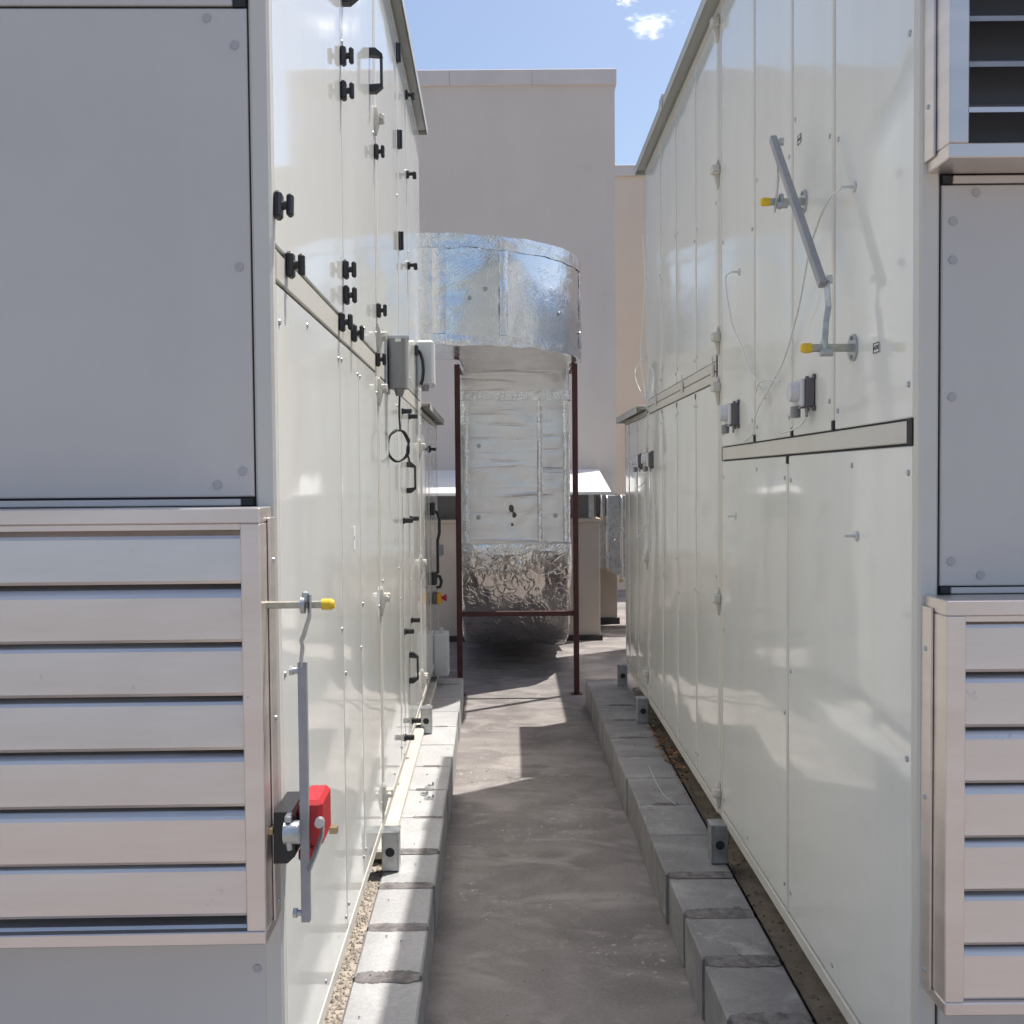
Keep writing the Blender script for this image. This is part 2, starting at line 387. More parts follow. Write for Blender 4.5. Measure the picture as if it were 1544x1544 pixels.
# ------------------------------------------------------------------ mesh helpers
class MB:
    def __init__(self):
        self.v, self.f, self.sm = [], [], []

    def add(self, vs, fs, smooth=False):
        k = len(self.v)
        self.v += [tuple(p) for p in vs]
        self.f += [tuple(i + k for i in f) for f in fs]
        self.sm += [smooth] * len(fs)
        return self

    def box(self, x0, x1, y0, y1, z0, z1, c=0.0, M=None):
        if x0 > x1: x0, x1 = x1, x0
        if y0 > y1: y0, y1 = y1, y0
        if z0 > z1: z0, z1 = z1, z0
        c = min(c, (x1 - x0) * 0.45, (y1 - y0) * 0.45, (z1 - z0) * 0.45)
        X, Y, Z = (x0, x1), (y0, y1), (z0, z1)
        if c <= 0:
            vs = [(X[i], Y[j], Z[k]) for i in (0, 1) for j in (0, 1) for k in (0, 1)]
            fs = [(0, 1, 3, 2), (4, 6, 7, 5), (0, 4, 5, 1), (2, 3, 7, 6), (0, 2, 6, 4), (1, 5, 7, 3)]
        else:
            vs, idx = [], {}
            for i in (0, 1):
                for j in (0, 1):
                    for k in (0, 1):
                        sx, sy, sz = (1, -1)[i], (1, -1)[j], (1, -1)[k]
                        idx[(i, j, k)] = len(vs)
                        vs += [(X[i], Y[j] + sy * c, Z[k] + sz * c), (X[i] + sx * c, Y[j], Z[k] + sz * c), (X[i] + sx * c, Y[j] + sy * c, Z[k])]
            g = lambda i, j, k, a: idx[(i, j, k)] + a
            fs = []
            for s in (0, 1):
                fs.append((g(s, 0, 0, 0), g(s, 1, 0, 0), g(s, 1, 1, 0), g(s, 0, 1, 0)))
                fs.append((g(0, s, 0, 1), g(1, s, 0, 1), g(1, s, 1, 1), g(0, s, 1, 1)))
                fs.append((g(0, 0, s, 2), g(1, 0, s, 2), g(1, 1, s, 2), g(0, 1, s, 2)))
            for a in (0, 1):
                for b in (0, 1):
                    fs.append((g(0, a, b, 1), g(1, a, b, 1), g(1, a, b, 2), g(0, a, b, 2)))
                    fs.append((g(a, 0, b, 0), g(a, 1, b, 0), g(a, 1, b, 2), g(a, 0, b, 2)))
                    fs.append((g(a, b, 0, 0), g(a, b, 1, 0), g(a, b, 1, 1), g(a, b, 0, 1)))
            for i in (0, 1):
                for j in (0, 1):
                    for k in (0, 1):
                        fs.append((g(i, j, k, 0), g(i, j, k, 1), g(i, j, k, 2)))
        if M is not None:
            vs = [M @ Vector(p) for p in vs]
        return self.add(vs, fs)

    def cyl(self, p0, p1, r0, r1=None, n=14, caps=True, smooth=True):
        r1 = r0 if r1 is None else r1
        p0, p1 = Vector(p0), Vector(p1)
        d = (p1 - p0).normalized()
        a = d.orthogonal().normalized(); b = d.cross(a)
        ring = [(math.cos(2 * math.pi * i / n), math.sin(2 * math.pi * i / n)) for i in range(n)]
        A = [p0 + (a * c + b * s) * r0 for c, s in ring]
        B = [p1 + (a * c + b * s) * r1 for c, s in ring]
        self.add(A + B, [(i, (i + 1) % n, n + (i + 1) % n, n + i) for i in range(n)], smooth)
        if caps:
            self.add(A, [tuple(range(n))]); self.add(B, [tuple(range(n))])
        return self

    def tube(self, pts, r, n=8, closed=False):
        pts = [Vector(p) for p in pts]
        N = len(pts)
        tang = []
        for i in range(N):
            a = pts[(i - 1) % N] if (closed or i > 0) else pts[i]
            b = pts[(i + 1) % N] if (closed or i < N - 1) else pts[i]
            tang.append((b - a).normalized())
        ref = tang[0].orthogonal().normalized()
        vs = []
        for i in range(N):
            t = tang[i]
            ref = (ref - t * ref.dot(t)).normalized()
            bb = t.cross(ref)
            vs += [pts[i] + (ref * math.cos(2 * math.pi * k / n) + bb * math.sin(2 * math.pi * k / n)) * r for k in range(n)]
        fs = []
        for i in range(N if closed else N - 1):
            j = (i + 1) % N
            fs += [(i * n + k, i * n + (k + 1) % n, j * n + (k + 1) % n, j * n + k) for k in range(n)]
        self.add(vs, fs, True)
        if not closed:
            self.add(vs[:n], [tuple(range(n))]); self.add(vs[-n:], [tuple(range(n))])
        return self

    def prism(self, poly, axis, a0, a1):
        """poly: list of 2D points; axis 'x','y','z' extrusion from a0 to a1"""
        def P(p, a):
            if axis == 'x': return (a, p[0], p[1])
            if axis == 'y': return (p[0], a, p[1])
            return (p[0], p[1], a)
        n = len(poly)
        A = [P(p, a0) for p in poly]; B = [P(p, a1) for p in poly]
        self.add(A + B, [(i, (i + 1) % n, n + (i + 1) % n, n + i) for i in range(n)])
        self.add(A, [tuple(range(n))]); self.add(B, [tuple(range(n))])
        return self

    def mesh(self, name):
        me = bpy.data.meshes.new(name)
        me.from_pydata(self.v, [], self.f)
        bm = bmesh.new(); bm.from_mesh(me)
        bmesh.ops.recalc_face_normals(bm, faces=bm.faces)
        bm.to_mesh(me); bm.free()
        me.polygons.foreach_set('use_smooth', self.sm)
        me.update()
        return me


def link(name, me, material=None, parent=None, loc=(0, 0, 0), rz=0.0, label=None, rot=None):
    o = bpy.data.objects.new(name, me)
    C.objects.link(o)
    if material and len(me.materials) == 0:
        me.materials.append(MATS[material])
    o.location = loc
    o.rotation_euler = rot if rot else (0, 0, rz)
    if parent: o.parent = parent
    if label: o['label'] = label
    return o


def part(name, mb, material, parent=None, loc=(0, 0, 0), rz=0.0, label=None, rot=None):
    return link(name, mb.mesh(name), material, parent, loc, rz, label, rot)


def thing(name, label, cat, loc=(0, 0, 0), rz=0.0, group=None):
    o = bpy.data.objects.new(name, None)
    C.objects.link(o)
    o.empty_display_size = 0.2
    o.location = loc; o.rotation_euler = (0, 0, rz)
    o['label'] = label; o['category'] = cat
    if group: o['group'] = group
    return o


def tag(o, label=None, cat=None, group=None, kind=None):
    for k, v in (('label', label), ('category', cat), ('group', group), ('kind', kind)):
        if v: o[k] = v
    return o


_mesh_cache = {}


def shared(key, builder, material):
    if key not in _mesh_cache:
        me = builder().mesh(key)
        me.materials.append(MATS[material])
        _mesh_cache[key] = me
    return _mesh_cache[key]


# canonical frame of a wall fitting: x along the wall, -y outwards, z up
def mount(name, me, parent, side, u, z, out=0.0, tilt=0.0, label=None):
    o = bpy.data.objects.new(name, me); C.objects.link(o)
    o.parent = parent
    if side == 'L': o.location = (out, u, z); o.rotation_euler = (0, tilt, R(90))
    elif side == 'R': o.location = (-out, u, z); o.rotation_euler = (0, tilt, R(-90))
    else: o.location = (u, -out, z); o.rotation_euler = (0, tilt, 0)
    if label: o['label'] = label
    return o


def panel_mesh(name, w, h, bulge, seed, material):
    """sheet-metal panel in the xz plane from (0,0) to (w,h), facing -y, slightly pillowed"""
    mb = MB()
    nx = max(8, int(w / 0.03)); nz = max(10, int(h / 0.04))
    vs = []
    for k in range(nz + 1):
        for i in range(nx + 1):
            a, b = i / nx, k / nz
            p = (1 - abs(2 * a - 1) ** 3) * (1 - abs(2 * b - 1) ** 6)
            wob = noise.noise(Vector((a * w * 3.2 + seed * 7.1, b * h * 2.4, seed * 3.3))) * 0.0013 + noise.noise(Vector((a * w * 7.5, b * h * 6.0 + seed * 5.7, seed))) * 0.00035
            vs.append((a * w, -(bulge + wob) * p, b * h))
    fs = [(k * (nx + 1) + i, k * (nx + 1) + i + 1, (k + 1) * (nx + 1) + i + 1, (k + 1) * (nx + 1) + i) for k in range(nz) for i in range(nx)]
    me = bpy.data.meshes.new(name)
    n0 = len(vs)
    e = 0.0025
    rim = [(0, 0, 0), (w, 0, 0), (w, 0, h), (0, 0, h)]
    rim2 = [(-e, e, -e), (w + e, e, -e), (w + e, e, h + e), (-e, e, h + e)]
    rim3 = [(x, 0.02, z) for x, _, z in rim2]
    vs += rim + rim2 + rim3
    f2 = []
    for i in range(4):
        j = (i + 1) % 4
        f2.append((n0 + i, n0 + 4 + i, n0 + 4 + j, n0 + j))
        f2.append((n0 + 4 + i, n0 + 8 + i, n0 + 8 + j, n0 + 4 + j))
    me.from_pydata(vs, [], fs + f2)
    me.polygons.foreach_set('use_smooth', [True] * len(fs) + [False] * len(f2))
    me.materials.append(MATS[material])
    me.update()
    return me


def screw_mb():
    return MB().cyl((0, 0, 0), (0, -0.0022, 0), 0.0065, 0.0055, 10)


def cap_mb():
    return MB().cyl((0, 0, 0), (0, -0.0016, 0), 0.0085, 0.0078, 14)


_ps = [0]


def panel(parent, side, u0, u1, z0, z1, bulge=0.0014, material='panel_paint', screws=(), name='panel', screw='screw', label=None):
    _ps[0] += 1
    w, h = u1 - u0, z1 - z0
    me = panel_mesh(name, w - 0.004, h - 0.004, bulge, _ps[0], material)
    if side == 'R':
        o = mount(name, me, parent, side, u1 - 0.002, z0 + 0.002, label=label)
    else:
        o = mount(name, me, parent, side, u0 + 0.002, z0 + 0.002, label=label)
    for (fx, fz) in screws:
        sm = shared('screw', screw_mb, 'galvanised') if screw == 'screw' else shared('screw_cap', cap_mb, 'cap_grey')
        x = fx if fx >= 0 else w + fx
        zz = fz if fz >= 0 else h + fz
        if side == 'R': x = w - x
        s = bpy.data.objects.new('screw' if screw == 'screw' else 'screw_cap', sm); C.objects.link(s)
        s.parent = o; s.location = (x, -0.0008, zz)
    return o


def side_screws(w, h, r):
    out = []
    for fx in (0.022, -0.022):
        if w < 0.3 and fx < 0: continue
        for fz in (0.04 + r.random() * 0.03, h * (0.42 + 0.12 * r.random()), h - 0.05 - r.random() * 0.03):
            out.append((fx, fz))
    if w > 0.6:
        out += [(w * 0.55, 0.035), (w * 0.4, h - 0.035)]
    return out


def ribbon(mb, pts, wdirs, width, thick):
    vs = []
    P = [Vector(p) for p in pts]
    for i, p in enumerate(P):
        t = (P[min(i + 1, len(P) - 1)] - P[max(i - 1, 0)]).normalized()
        w = Vector(wdirs[i]); w = (w - t * w.dot(t)).normalized(); n_ = t.cross(w)
        vs += [p + w * width / 2 + n_ * thick / 2, p - w * width / 2 + n_ * thick / 2, p - w * width / 2 - n_ * thick / 2, p + w * width / 2 - n_ * thick / 2]
    N = len(P)
    mb.add(vs, [(i * 4 + k, i * 4 + (k + 1) % 4, (i + 1) * 4 + (k + 1) % 4, (i + 1) * 4 + k) for i in range(N - 1) for k in range(4)] + [(0, 1, 2, 3), tuple(4 * N - 4 + k for k in range(4))])
    return mb


# fittings -------------------------------------------------------------
def knob_mb():
    m = MB()
    m.box(-0.015, 0.015, -0.016, 0, -0.026, 0.026, 0.005)
    m.cyl((0, -0.014, 0), (0, -0.026, 0), 0.009, 0.008, 10)
    m.box(-0.009, 0.009, -0.037, -0.024, -0.022, 0.022, 0.004)
    return m


def knob_tilt_mb():
    m = MB()
    m.cyl((0, 0, 0), (0, -0.012, 0), 0.024, 0.021, 16)
    m.cyl((0, -0.012, 0), (0, -0.03, 0), 0.010, 0.009, 10)
    m.box(-0.008, 0.008, -0.048, -0.028, -0.030, 0.012, 0.005)
    return m


def hinge_mb():
    m = MB()
    m.box(-0.02, 0.02, -0.012, 0, -0.042, 0.042, 0.006)
    m.cyl((0, -0.014, -0.04), (0, -0.014, 0.04), 0.009, None, 12)
    return m


def stub_mb():
    m = MB()
    m.box(-0.018, 0.018, -0.01, 0, -0.014, 0.014, 0.003)
    m.box(-0.010, 0.010, -0.045, -0.008, -0.011, 0.011, 0.003)
    return m


def dhandle_mb():
    m = MB()
    up = [(0, 0.075), (-0.022, 0.075), (-0.046, 0.055), (-0.046, 0.047), (-0.036, 0.047), (0, 0.050)]
    lo = [(a, -b) for a, b in up]
    m.prism(up, 'x', -0.014, 0.014)
    m.prism(lo, 'x', -0.014, 0.014)
    m.box(-0.010, 0.010, -0.046, -0.037, -0.049, 0.049, 0.003)
    return m


def clamp_mb():
    m = MB()
    n = 14
    pl = [(-0.014 + 0.0, 0)]
    ell = [(0.016 * math.cos(2 * math.pi * i / n), 0.055 * math.sin(2 * math.pi * i / n)) for i in range(n)]
    A = [(x - 0.014, -0.006 - 0.012 * max(0, 1 - abs(z) / 0.055), z) for x, z in ell]
    B = [(x - 0.014, 0, z) for x, z in ell]
    m.add(A + B, [(i, (i + 1) % n, n + (i + 1) % n, n + i) for i in range(n)], False)
    m.add(A, [tuple(range(n))], False)
    m.cyl((-0.030, -0.022, 0.012), (0.030, -0.022, 0.012), 0.008, None, 10)
    m.box(-0.006, 0.006, -0.034, 0, -0.004, 0.028, 0.004)
    m.box(0.010, 0.022, -0.032, 0, -0.004, 0.028, 0.004)
    return m


def bolt_mb():
    m = MB()
    m.cyl((0, 0, 0), (0, -0.016, 0), 0.010, None, 6, smooth=False)
    m.cyl((0, -0.016, 0), (0, -0.024, 0), 0.006, None, 8)
    return m


def foot_mb():
    """bent galvanised lifting bracket standing on the kerb, hole in its face"""
    m = MB()
    m.box(-0.035, 0.035, -0.062, -0.056, 0.0, 0.135, 0.001)
    m.box(-0.035, -0.029, -0.056, 0.0, 0.0, 0.135, 0.001)
    m.box(0.029, 0.035, -0.056, 0.0, 0.0, 0.135, 0.001)
    m.box(-0.036, 0.036, -0.064, 0.004, 0.1355, 0.1415, 0.001)
    return m


def hole_mb():
    m = MB()
    m.cyl((-0.0362, -0.030, 0.068), (-0.0352, -0.030, 0.068), 0.017, None, 16)
    m.cyl((0.0352, -0.030, 0.068), (0.0362, -0.030, 0.068), 0.017, None, 16)
    return m


def gasket_mb():
    return MB().box(-0.007, 0.007, -0.003, 0.01, -0.011, 0.011, 0.001)


# ------------------------------------------------------------------ setting: roof floor
fb = MB()
nx, ny = 30, 60
xs = [-60, -25, -10, -5, -3, -2] + [-1.5 + 3.0 * i / 16 for i in range(17)] + [2, 3, 5, 10, 25, 60]
ys = [-60, -25, -10, -5, -2, 0] + [1 + 0.5 * i for i in range(26)] + [15, 20, 40, 80]
vs = [(x, y, 0.0) for y in ys for x in xs]
W = len(xs)
fs = [(j * W + i, j * W + i + 1, (j + 1) * W + i + 1, (j + 1) * W + i) for j in range(len(ys) - 1) for i in range(W - 1)]
fb.add(vs, fs)
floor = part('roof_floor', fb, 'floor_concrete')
floor['kind'] = 'structure'

# ------------------------------------------------------------------ kerbs


def kerb(side):
    k = bpy.data.objects.new('kerb', None); C.objects.link(k); k['kind'] = 'structure'
    top = 0.186
    if side == 'L':
        inner = lambda y: -0.258 - (y - 2.588) * 0.0196
        outer = lambda y: -0.456 - (y - 2.681) * 0.0205
        y1 = 7.18
    else:
        inner = lambda y: 0.556 - (y - 2.6) * 0.0083
        outer = lambda y: 0.779 + (y - 2.6) * 0.004
        y1 = 7.10
    r = random.Random(11 if side == 'L' else 23)
    y = 0.6
    spans = []
    near_start = 2.39 if side == 'L' else 2.39
    while y < y1 - 0.05:
        ln, gap = (0.287 + r.uniform(-.014, .014), 0.043 if side == 'R' else 0.034) if y < 3.55 else (0.385 + r.uniform(-.02, .02), 0.006)
        if abs(y - near_start) < 0.2 and y < near_start: pass
        e = min(y + ln, y1)
        spans.append((y, e)); y = e + gap
    mb = MB()
    ya, yb = 0.6, y1
    seg = 12
    for i in range(seg):
        a, b = ya + (yb - ya) * i / seg, ya + (yb - ya) * (i + 1) / seg - (0.004 if i == seg - 1 else 0)
        s = 1 if side == 'R' else -1
        q = [(inner(a) + s * 0.007, a), (inner(b) + s * 0.007, b), (outer(b) - s * 0.004, b), (outer(a) - s * 0.004, a)]
        mb.prism(q, 'z', 0.0, top - 0.005)
    part('mortar', mb, 'mortar', k)
    for (a, b), (a2, b2) in zip(spans[:-1], spans[1:]):
        wide = (a2 - b) > 0.03
        if not wide and r.random() < 0.45: continue
        m = MB(); lo_, hi_ = [], []
        N = 44
        ext = (r.uniform(0.002, 0.020), r.uniform(0.003, 0.024)) if wide else (0.004, 0.006)
        if side == 'L': ext = (ext[0] * 0.6, ext[1] * 0.6)
        f0, f1 = (0.0, 1.0) if wide else (r.uniform(0, .3), r.uniform(.6, 1))
        sd = r.uniform(0, 50)
        for q in range(N + 1):
            t = f0 + (f1 - f0) * q / N
            i0, o0 = inner(b), outer(b)
            s_ = 1 if side == 'R' else -1
            x = (i0 + s_ * 0.008) + ((o0 - s_ * 0.008) - (i0 + s_ * 0.008)) * t
            taper = min(1, 6 * (q + .3) / N, 6 * (N - q + .3) / N)
            e1 = ext[0] * taper * (0.35 + 1.3 * abs(noise.noise(Vector((t * 5, sd, 0)))) + 0.7 * abs(noise.noise(Vector((t * 23, sd, 2)))) + 0.4 * noise.noise(Vector((t * 60, sd, 4))))
            e2 = ext[1] * taper * (0.35 + 1.3 * abs(noise.noise(Vector((t * 5, sd, 9)))) + 0.7 * abs(noise.noise(Vector((t * 21, sd, 5)))) + 0.4 * noise.noise(Vector((t * 55, sd, 7))))
            lo_.append((x, b - 0.007 - e1, top + 0.0022)); hi_.append((x, a2 + 0.007 + e2, top + 0.0022))
        m.add(lo_ + hi_, [(q, q + 1, N + 2 + q, N + 1 + q) for q in range(N)])
        part('mortar_smear', m, 'mortar', k)
    for a, b in spans:
        m = MB()
        jx, jz = r.uniform(-0.004, 0.004), r.uniform(-0.001, 0.0008)
        ia, ib, oa, ob = inner(a) + jx, inner(b) + jx, outer(a), outer(b)
        c = 0.006
        s = 1 if side == 'R' else -1
        # chamfered block: bottom ring, upper ring, top ring inset
        ring0 = [(ia, a), (ib, b), (ob, b), (oa, a)]
        ring1 = [(ia + s * c, a + c), (ib + s * c, b - c), (ob - s * c, b - c), (oa - s * c, a + c)]
        vs = [(x, yy, 0.003) for x, yy in ring0] + [(x, yy, top + jz - c) for x, yy in ring0] + [(x, yy, top + jz + r.uniform(-.001, .0008)) for x, yy in ring1]
        fs = [(0, 1, 2, 3), (8, 9, 10, 11)]
        for q in range(4):
            w_ = (q + 1) % 4
            fs += [(q, w_, 4 + w_, 4 + q), (4 + q, 4 + w_, 8 + w_, 8 + q)]
        m.add(vs, fs)
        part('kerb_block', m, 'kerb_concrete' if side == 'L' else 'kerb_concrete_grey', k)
    return k


kerb('L')
kerb('R')


# gravel beds behind the kerbs, under the units
def gravel(x0, x1, y0, y1, z, slope, n, material, seed, smin, smax, bed_mat):
    r = random.Random(seed)
    m = MB()
    m.add([(x0 + slope * y0, y0, z), (x1 + slope * y0, y0, z), (x1 + slope * y1, y1, z), (x0 + slope * y1, y1, z)], [(0, 1, 2, 3)])
    for _ in range(n):
        y = r.uniform(y0, y1); x = r.uniform(x0, x1) + slope * y
        s = r.uniform(smin, smax)
        ax, ay, az = s * r.uniform(.7, 1.3), s * r.uniform(.7, 1.3), s * r.uniform(.5, .9)
        t = r.uniform(0, 3.14); cs, sn = math.cos(t), math.sin(t)
        p = []
        for dx, dy, dz in ((1, 0, 0), (0, 1, 0), (-1, 0, 0), (0, -1, 0), (0, 0, 1), (0, 0, -1)):
            dx += r.uniform(-.25, .25); dy += r.uniform(-.25, .25)
            X, Y = dx * ax, dy * ay
            p.append((x + X * cs - Y * sn, y + X * sn + Y * cs, z + az * 0.4 + dz * az))
        m.add(p, [(0, 1, 4), (1, 2, 4), (2, 3, 4), (3, 0, 4), (1, 0, 5), (2, 1, 5), (3, 2, 5), (0, 3, 5)])
    o = part('gravel', m, material)
    return o


g1 = gravel(-0.62, -0.405, 1.2, 4.2, 0.168, -0.0205, 5200, 'gravel_a', 3, 0.003, 0.0075, 'sand')
tag(g1, 'pale beige gravel strip between the sunlit left kerb and the unit', 'gravel', kind='stuff')
g2 = gravel(0.792, 1.05, 1.2, 7.0, 0.150, 0.004, 1400, 'sand', 5, 0.0025, 0.008, 'sand')
tag(g2, 'brown sandy dirt strip between the shaded right kerb and the unit', 'dirt', kind='stuff')


# ------------------------------------------------------------------ air handling units
def louvre(parent, x0, x1, z0, z1, slat_z, depth, pitch, sign):
    """front intake louvre; x0..x1 local, protrudes to y=-depth; returns frame part with slat children"""
    fw = 0.036
    m = MB()
    m.box(x0, x1, -depth, 0.0, z1 - 0.028, z1, 0.002)             # top flange
    m.box(x0, x1, -depth, 0.0, z0, z0 + 0.024, 0.002)              # sill
    m.box(x0, x0 + fw, -depth, 0.0, z0 + 0.0245, z1 - 0.0285, 0.002)
    m.box(x1 - fw, x1, -depth, 0.0, z0 + 0.0245, z1 - 0.0285, 0.002)
    # small return lips towards the wall
    for xx, s in ((x0, -1), (x1, 1)):
        m.box(xx + s * 0.001, xx + s * 0.006, -0.045, -0.0005, z0 + 0.02, z1 - 0.02, 0.001)
    m.box(x0 + fw, x1 - fw, -depth * 0.93, -depth * 0.88, z1 - 0.040, z1 - 0.0285, 0.001)
    fr = part('louvre_frame', m, 'aluminium', parent)
    part('sill_plate', MB().prism([(-depth + 0.016, z0 + 0.0245), (-depth + 0.020, z0 + 0.030), (-0.030, z0 + 0.062), (-0.010, z0 + 0.064), (-0.010, z0 + 0.0245)], 'x', x0 + fw + 0.001, x1 - fw - 0.001), 'aluminium', fr)
    b = MB().box(x0 + fw, x1 - fw, -0.008, -0.004, z0 + 0.025, z1 - 0.03)
    part('louvre_back', b, 'louvre_dark', fr)
    y = -depth
    prof = [(y + 0.012, -0.003), (y + 0.008, 0.003), (y + 0.013, 0.078), (y + 0.0155, 0.084), (y + 0.021, 0.091), (y + 0.030, 0.0985), (y + 0.036, 0.108),
            (y + 0.0345, 0.109), (y + 0.0285, 0.1005), (y + 0.019, 0.0925), (y + 0.0135, 0.085), (y + 0.0115, 0.0785), (y + 0.0095, 0.006)]
    prof = prof[:7] + [(p[0] + 0.003, p[1]) for p in prof[7:]]
    sm = MB()
    n = len(prof)
    xa, xb = x0 + fw + 0.0005, x1 - fw - 0.0005
    A = [(xa, p[0], p[1]) for p in prof]; B = [(xb, p[0], p[1]) for p in prof]
    sm.add(A + B, [(i, (i + 1) % n, n + (i + 1) % n, n + i) for i in range(n)], False)
    me = sm.mesh('slat'); me.materials.append(MATS['aluminium'])
    rr = random.Random(int(abs(x0) * 1000) + 5)
    for z in slat_z:
        o = bpy.data.objects.new('slat', me); C.objects.link(o); o.parent = fr
        o.location = (0, rr.uniform(-0.001, 0.001), z)
        o.rotation_euler = (rr.uniform(-0.045, 0.045), 0, 0)
    for z in (z0 + 0.05, (z0 + z1) / 2, z1 - 0.10):
        for xx, s in ((x0, -1), (x1, 1)):
            sc = bpy.data.objects.new('rivet', shared('rivet', lambda: MB().cyl((0, 0, 0), (0, -0.003, 0), 0.005, 0.004, 8), 'galvanised'))
            C.objects.link(sc); sc.parent = fr
            sc.location = (xx + s * 0.006, -0.022, z); sc.rotation_euler = (0, 0, R(90) * s)
    return fr


def build_body(parent, s, w, decks, mats='gasket'):
    for (y0, y1, z0, z1) in decks:
        m = MB().box(s * -w, s * -0.008, y0 + 0.008, y1 - 0.008, z0, z1)
        part('casing', m, mats, parent)


def vpost(parent, s, u0, u1, z0, z1, proud=0.0015, name='post', material='frame_paint', depth=0.03):
    m = MB().box(s * -depth, s * proud, u0, u1, z0, z1, 0.002)
    return part(name, m, material, parent)


def beam(parent, s, u0, u1, z0, z1, proud=0.0, name='beam'):
    m = MB().box(s * -0.03, s * proud, u0, u1, z0, z1, 0.002)
    return part(name, m, 'frame_paint', parent)


def roof_sheet(parent, s, w, y0, y1, z, over, name='roof'):
    m = MB()
    m.box(s * -w, s * over, y0, y1, z + 0.012, z + 0.022, 0.001)
    m.box(s * (over - 0.004), s * over, y0, y1, z - 0.020, z + 0.0115, 0.001)
    m.box(s * -w, s * (over - 0.005), y1 - 0.004, y1, z - 0.020, z + 0.0115, 0.001)
    m.box(s * -w, s * (over - 0.012), y0 + 0.01, y1 - 0.012, z + 0.004, z + 0.0118)
    return part(name, m, 'roof_paint', parent)


K = shared('latch_knob', knob_mb, 'black_plastic')
KT = shared('round_knob', knob_tilt_mb, 'black_plastic')
HG = shared('hinge', hinge_mb, 'black_plastic')
ST = shared('stub_latch', stub_mb, 'black_plastic')
DH = shared('pull_handle', dhandle_mb, 'black_plastic')
CL = shared('joint_clamp', clamp_mb, 'frame_paint')
BO = shared('bolt', bolt_mb, 'galvanised')
FT = shared('foot_bracket', foot_mb, 'galvanised')
HO = shared('bolt_hole', hole_mb, 'gasket')
GK = shared('gasket_block', gasket_mb, 'gasket')


def foot(parent, side, u, z=0.190):
    o = mount('foot_bracket', FT, parent, side, u, z, 0.0)
    h = bpy.data.objects.new('bolt_hole', HO); C.objects.link(h); h.parent = o
    return o


# ---- left unit
LT = 0.0175
AL = thing('air_handling_unit', 'sunlit glossy white double-deck unit with black latch knobs and red damper actuator', 'ventilation unit',
           (-0.446, 1.923, 0), LT)
build_body(AL, 1, 1.5, [(0, 5.6, 0.325, 2.02), (0, 4.0, 2.021, 3.62)])
LU = [(0.033, 0.925), (0.937, 1.725), (1.81, 2.62), (2.64, 3.135), (3.155, 3.96)]
LL = [(0.033, 0.83), (0.842, 1.215), (1.227, 1.725), (1.81, 2.50), (2.52, 2.715), (2.73, 3.095), (3.11, 3.78), (3.86, 4.60), (4.62, 5.56)]
pr = random.Random(5)
for i, (a, b) in enumerate(LU):
    w, h = b - a, 3.575 - 2.055
    panel(AL, 'L', a, b, 2.055, 3.575, 0.0016, screws=side_screws(w, h, pr) if i not in (0, 3) else (), name='door_panel' if i in (0, 3) else 'panel')
for i, (a, b) in enumerate(LL):
    w, h = b - a, 1.980 - 0.36
    panel(AL, 'L', a, b, 0.36, 1.980, 0.0015, screws=side_screws(w, h, pr) if i != 5 else (), name='door_panel' if i == 5 else 'panel')
# corner and joint posts
for (a, b, z0, z1) in [(-0.001, 0.030, 0.32, 3.62), (1.728, 1.766, 0.32, 3.62), (1.769, 1.807, 0.32, 3.62), (3.963, 4.0, 2.02, 3.62),
                       (3.783, 3.818, 0.32, 2.02), (3.821, 3.857, 0.32, 2.02), (5.563, 5.6, 0.32, 2.02)]:
    m = MB().box(-0.037, 0.001, a, b, z0, z1, 0.005)
    part('corner_post' if a < 0 else 'post', m, 'frame_paint', AL)
for u in (2.63, 3.145):
    vpost(AL, 1, u - 0.008, u + 0.008, 2.055, 3.575, 0.001, 'mullion')
for u in (2.51, 3.1025, 4.61):
    vpost(AL, 1, u - 0.0065, u + 0.0065, 0.36, 1.98, 0.001, 'mullion')
beam(AL, 1, 0.040, 0.832, 1.989, 2.046)
beam(AL, 1, 0.842, 1.722, 1.989, 2.046)
beam(AL, 1, 1.81, 3.955, 1.985, 2.048)
beam(AL, 1, 3.862, 5.555, 1.983, 2.012)
for a, b in ((0.032, 1.726), (1.809, 3.781), (3.859, 5.561)):
    beam(AL, 1, a, b, 0.318, 0.354, 0.001, 'bottom_rail')
for a, b in ((0.032, 1.726), (1.809, 3.961)):
    beam(AL, 1, a, b, 3.580, 3.618, 0.001, 'top_rail')
roof_sheet(AL, 1, 1.52, -0.03, 4.05, 3.63, 0.052)
roof_sheet(AL, 1, 1.52, 4.01, 5.68, 2.03, 0.052)
# upper-unit end face and lower-unit end face sheets
part('end_panel', MB().box(-1.46, -0.038, 3.994, 4.0, 2.06, 3.60, 0.001), 'panel_paint', AL)
part('end_panel', MB().box(-1.46, -0.038, 5.594, 5.6, 0.36, 1.98, 0.001), 'panel_paint', AL)
# base skids: recessed support plus pale sealing strip
part('base_frame', MB().box(-1.45, -0.16, 0.05, 5.55, 0.012, 0.317), 'grey_steel', AL)
part('sealing_strip', MB().box(-0.09, 0.020, 1.80, 5.2, 0.188, 0.226, 0.008), 'sealant', AL)
for u in (1.72, 3.70):
    foot(AL, 'L', u, 0.191)
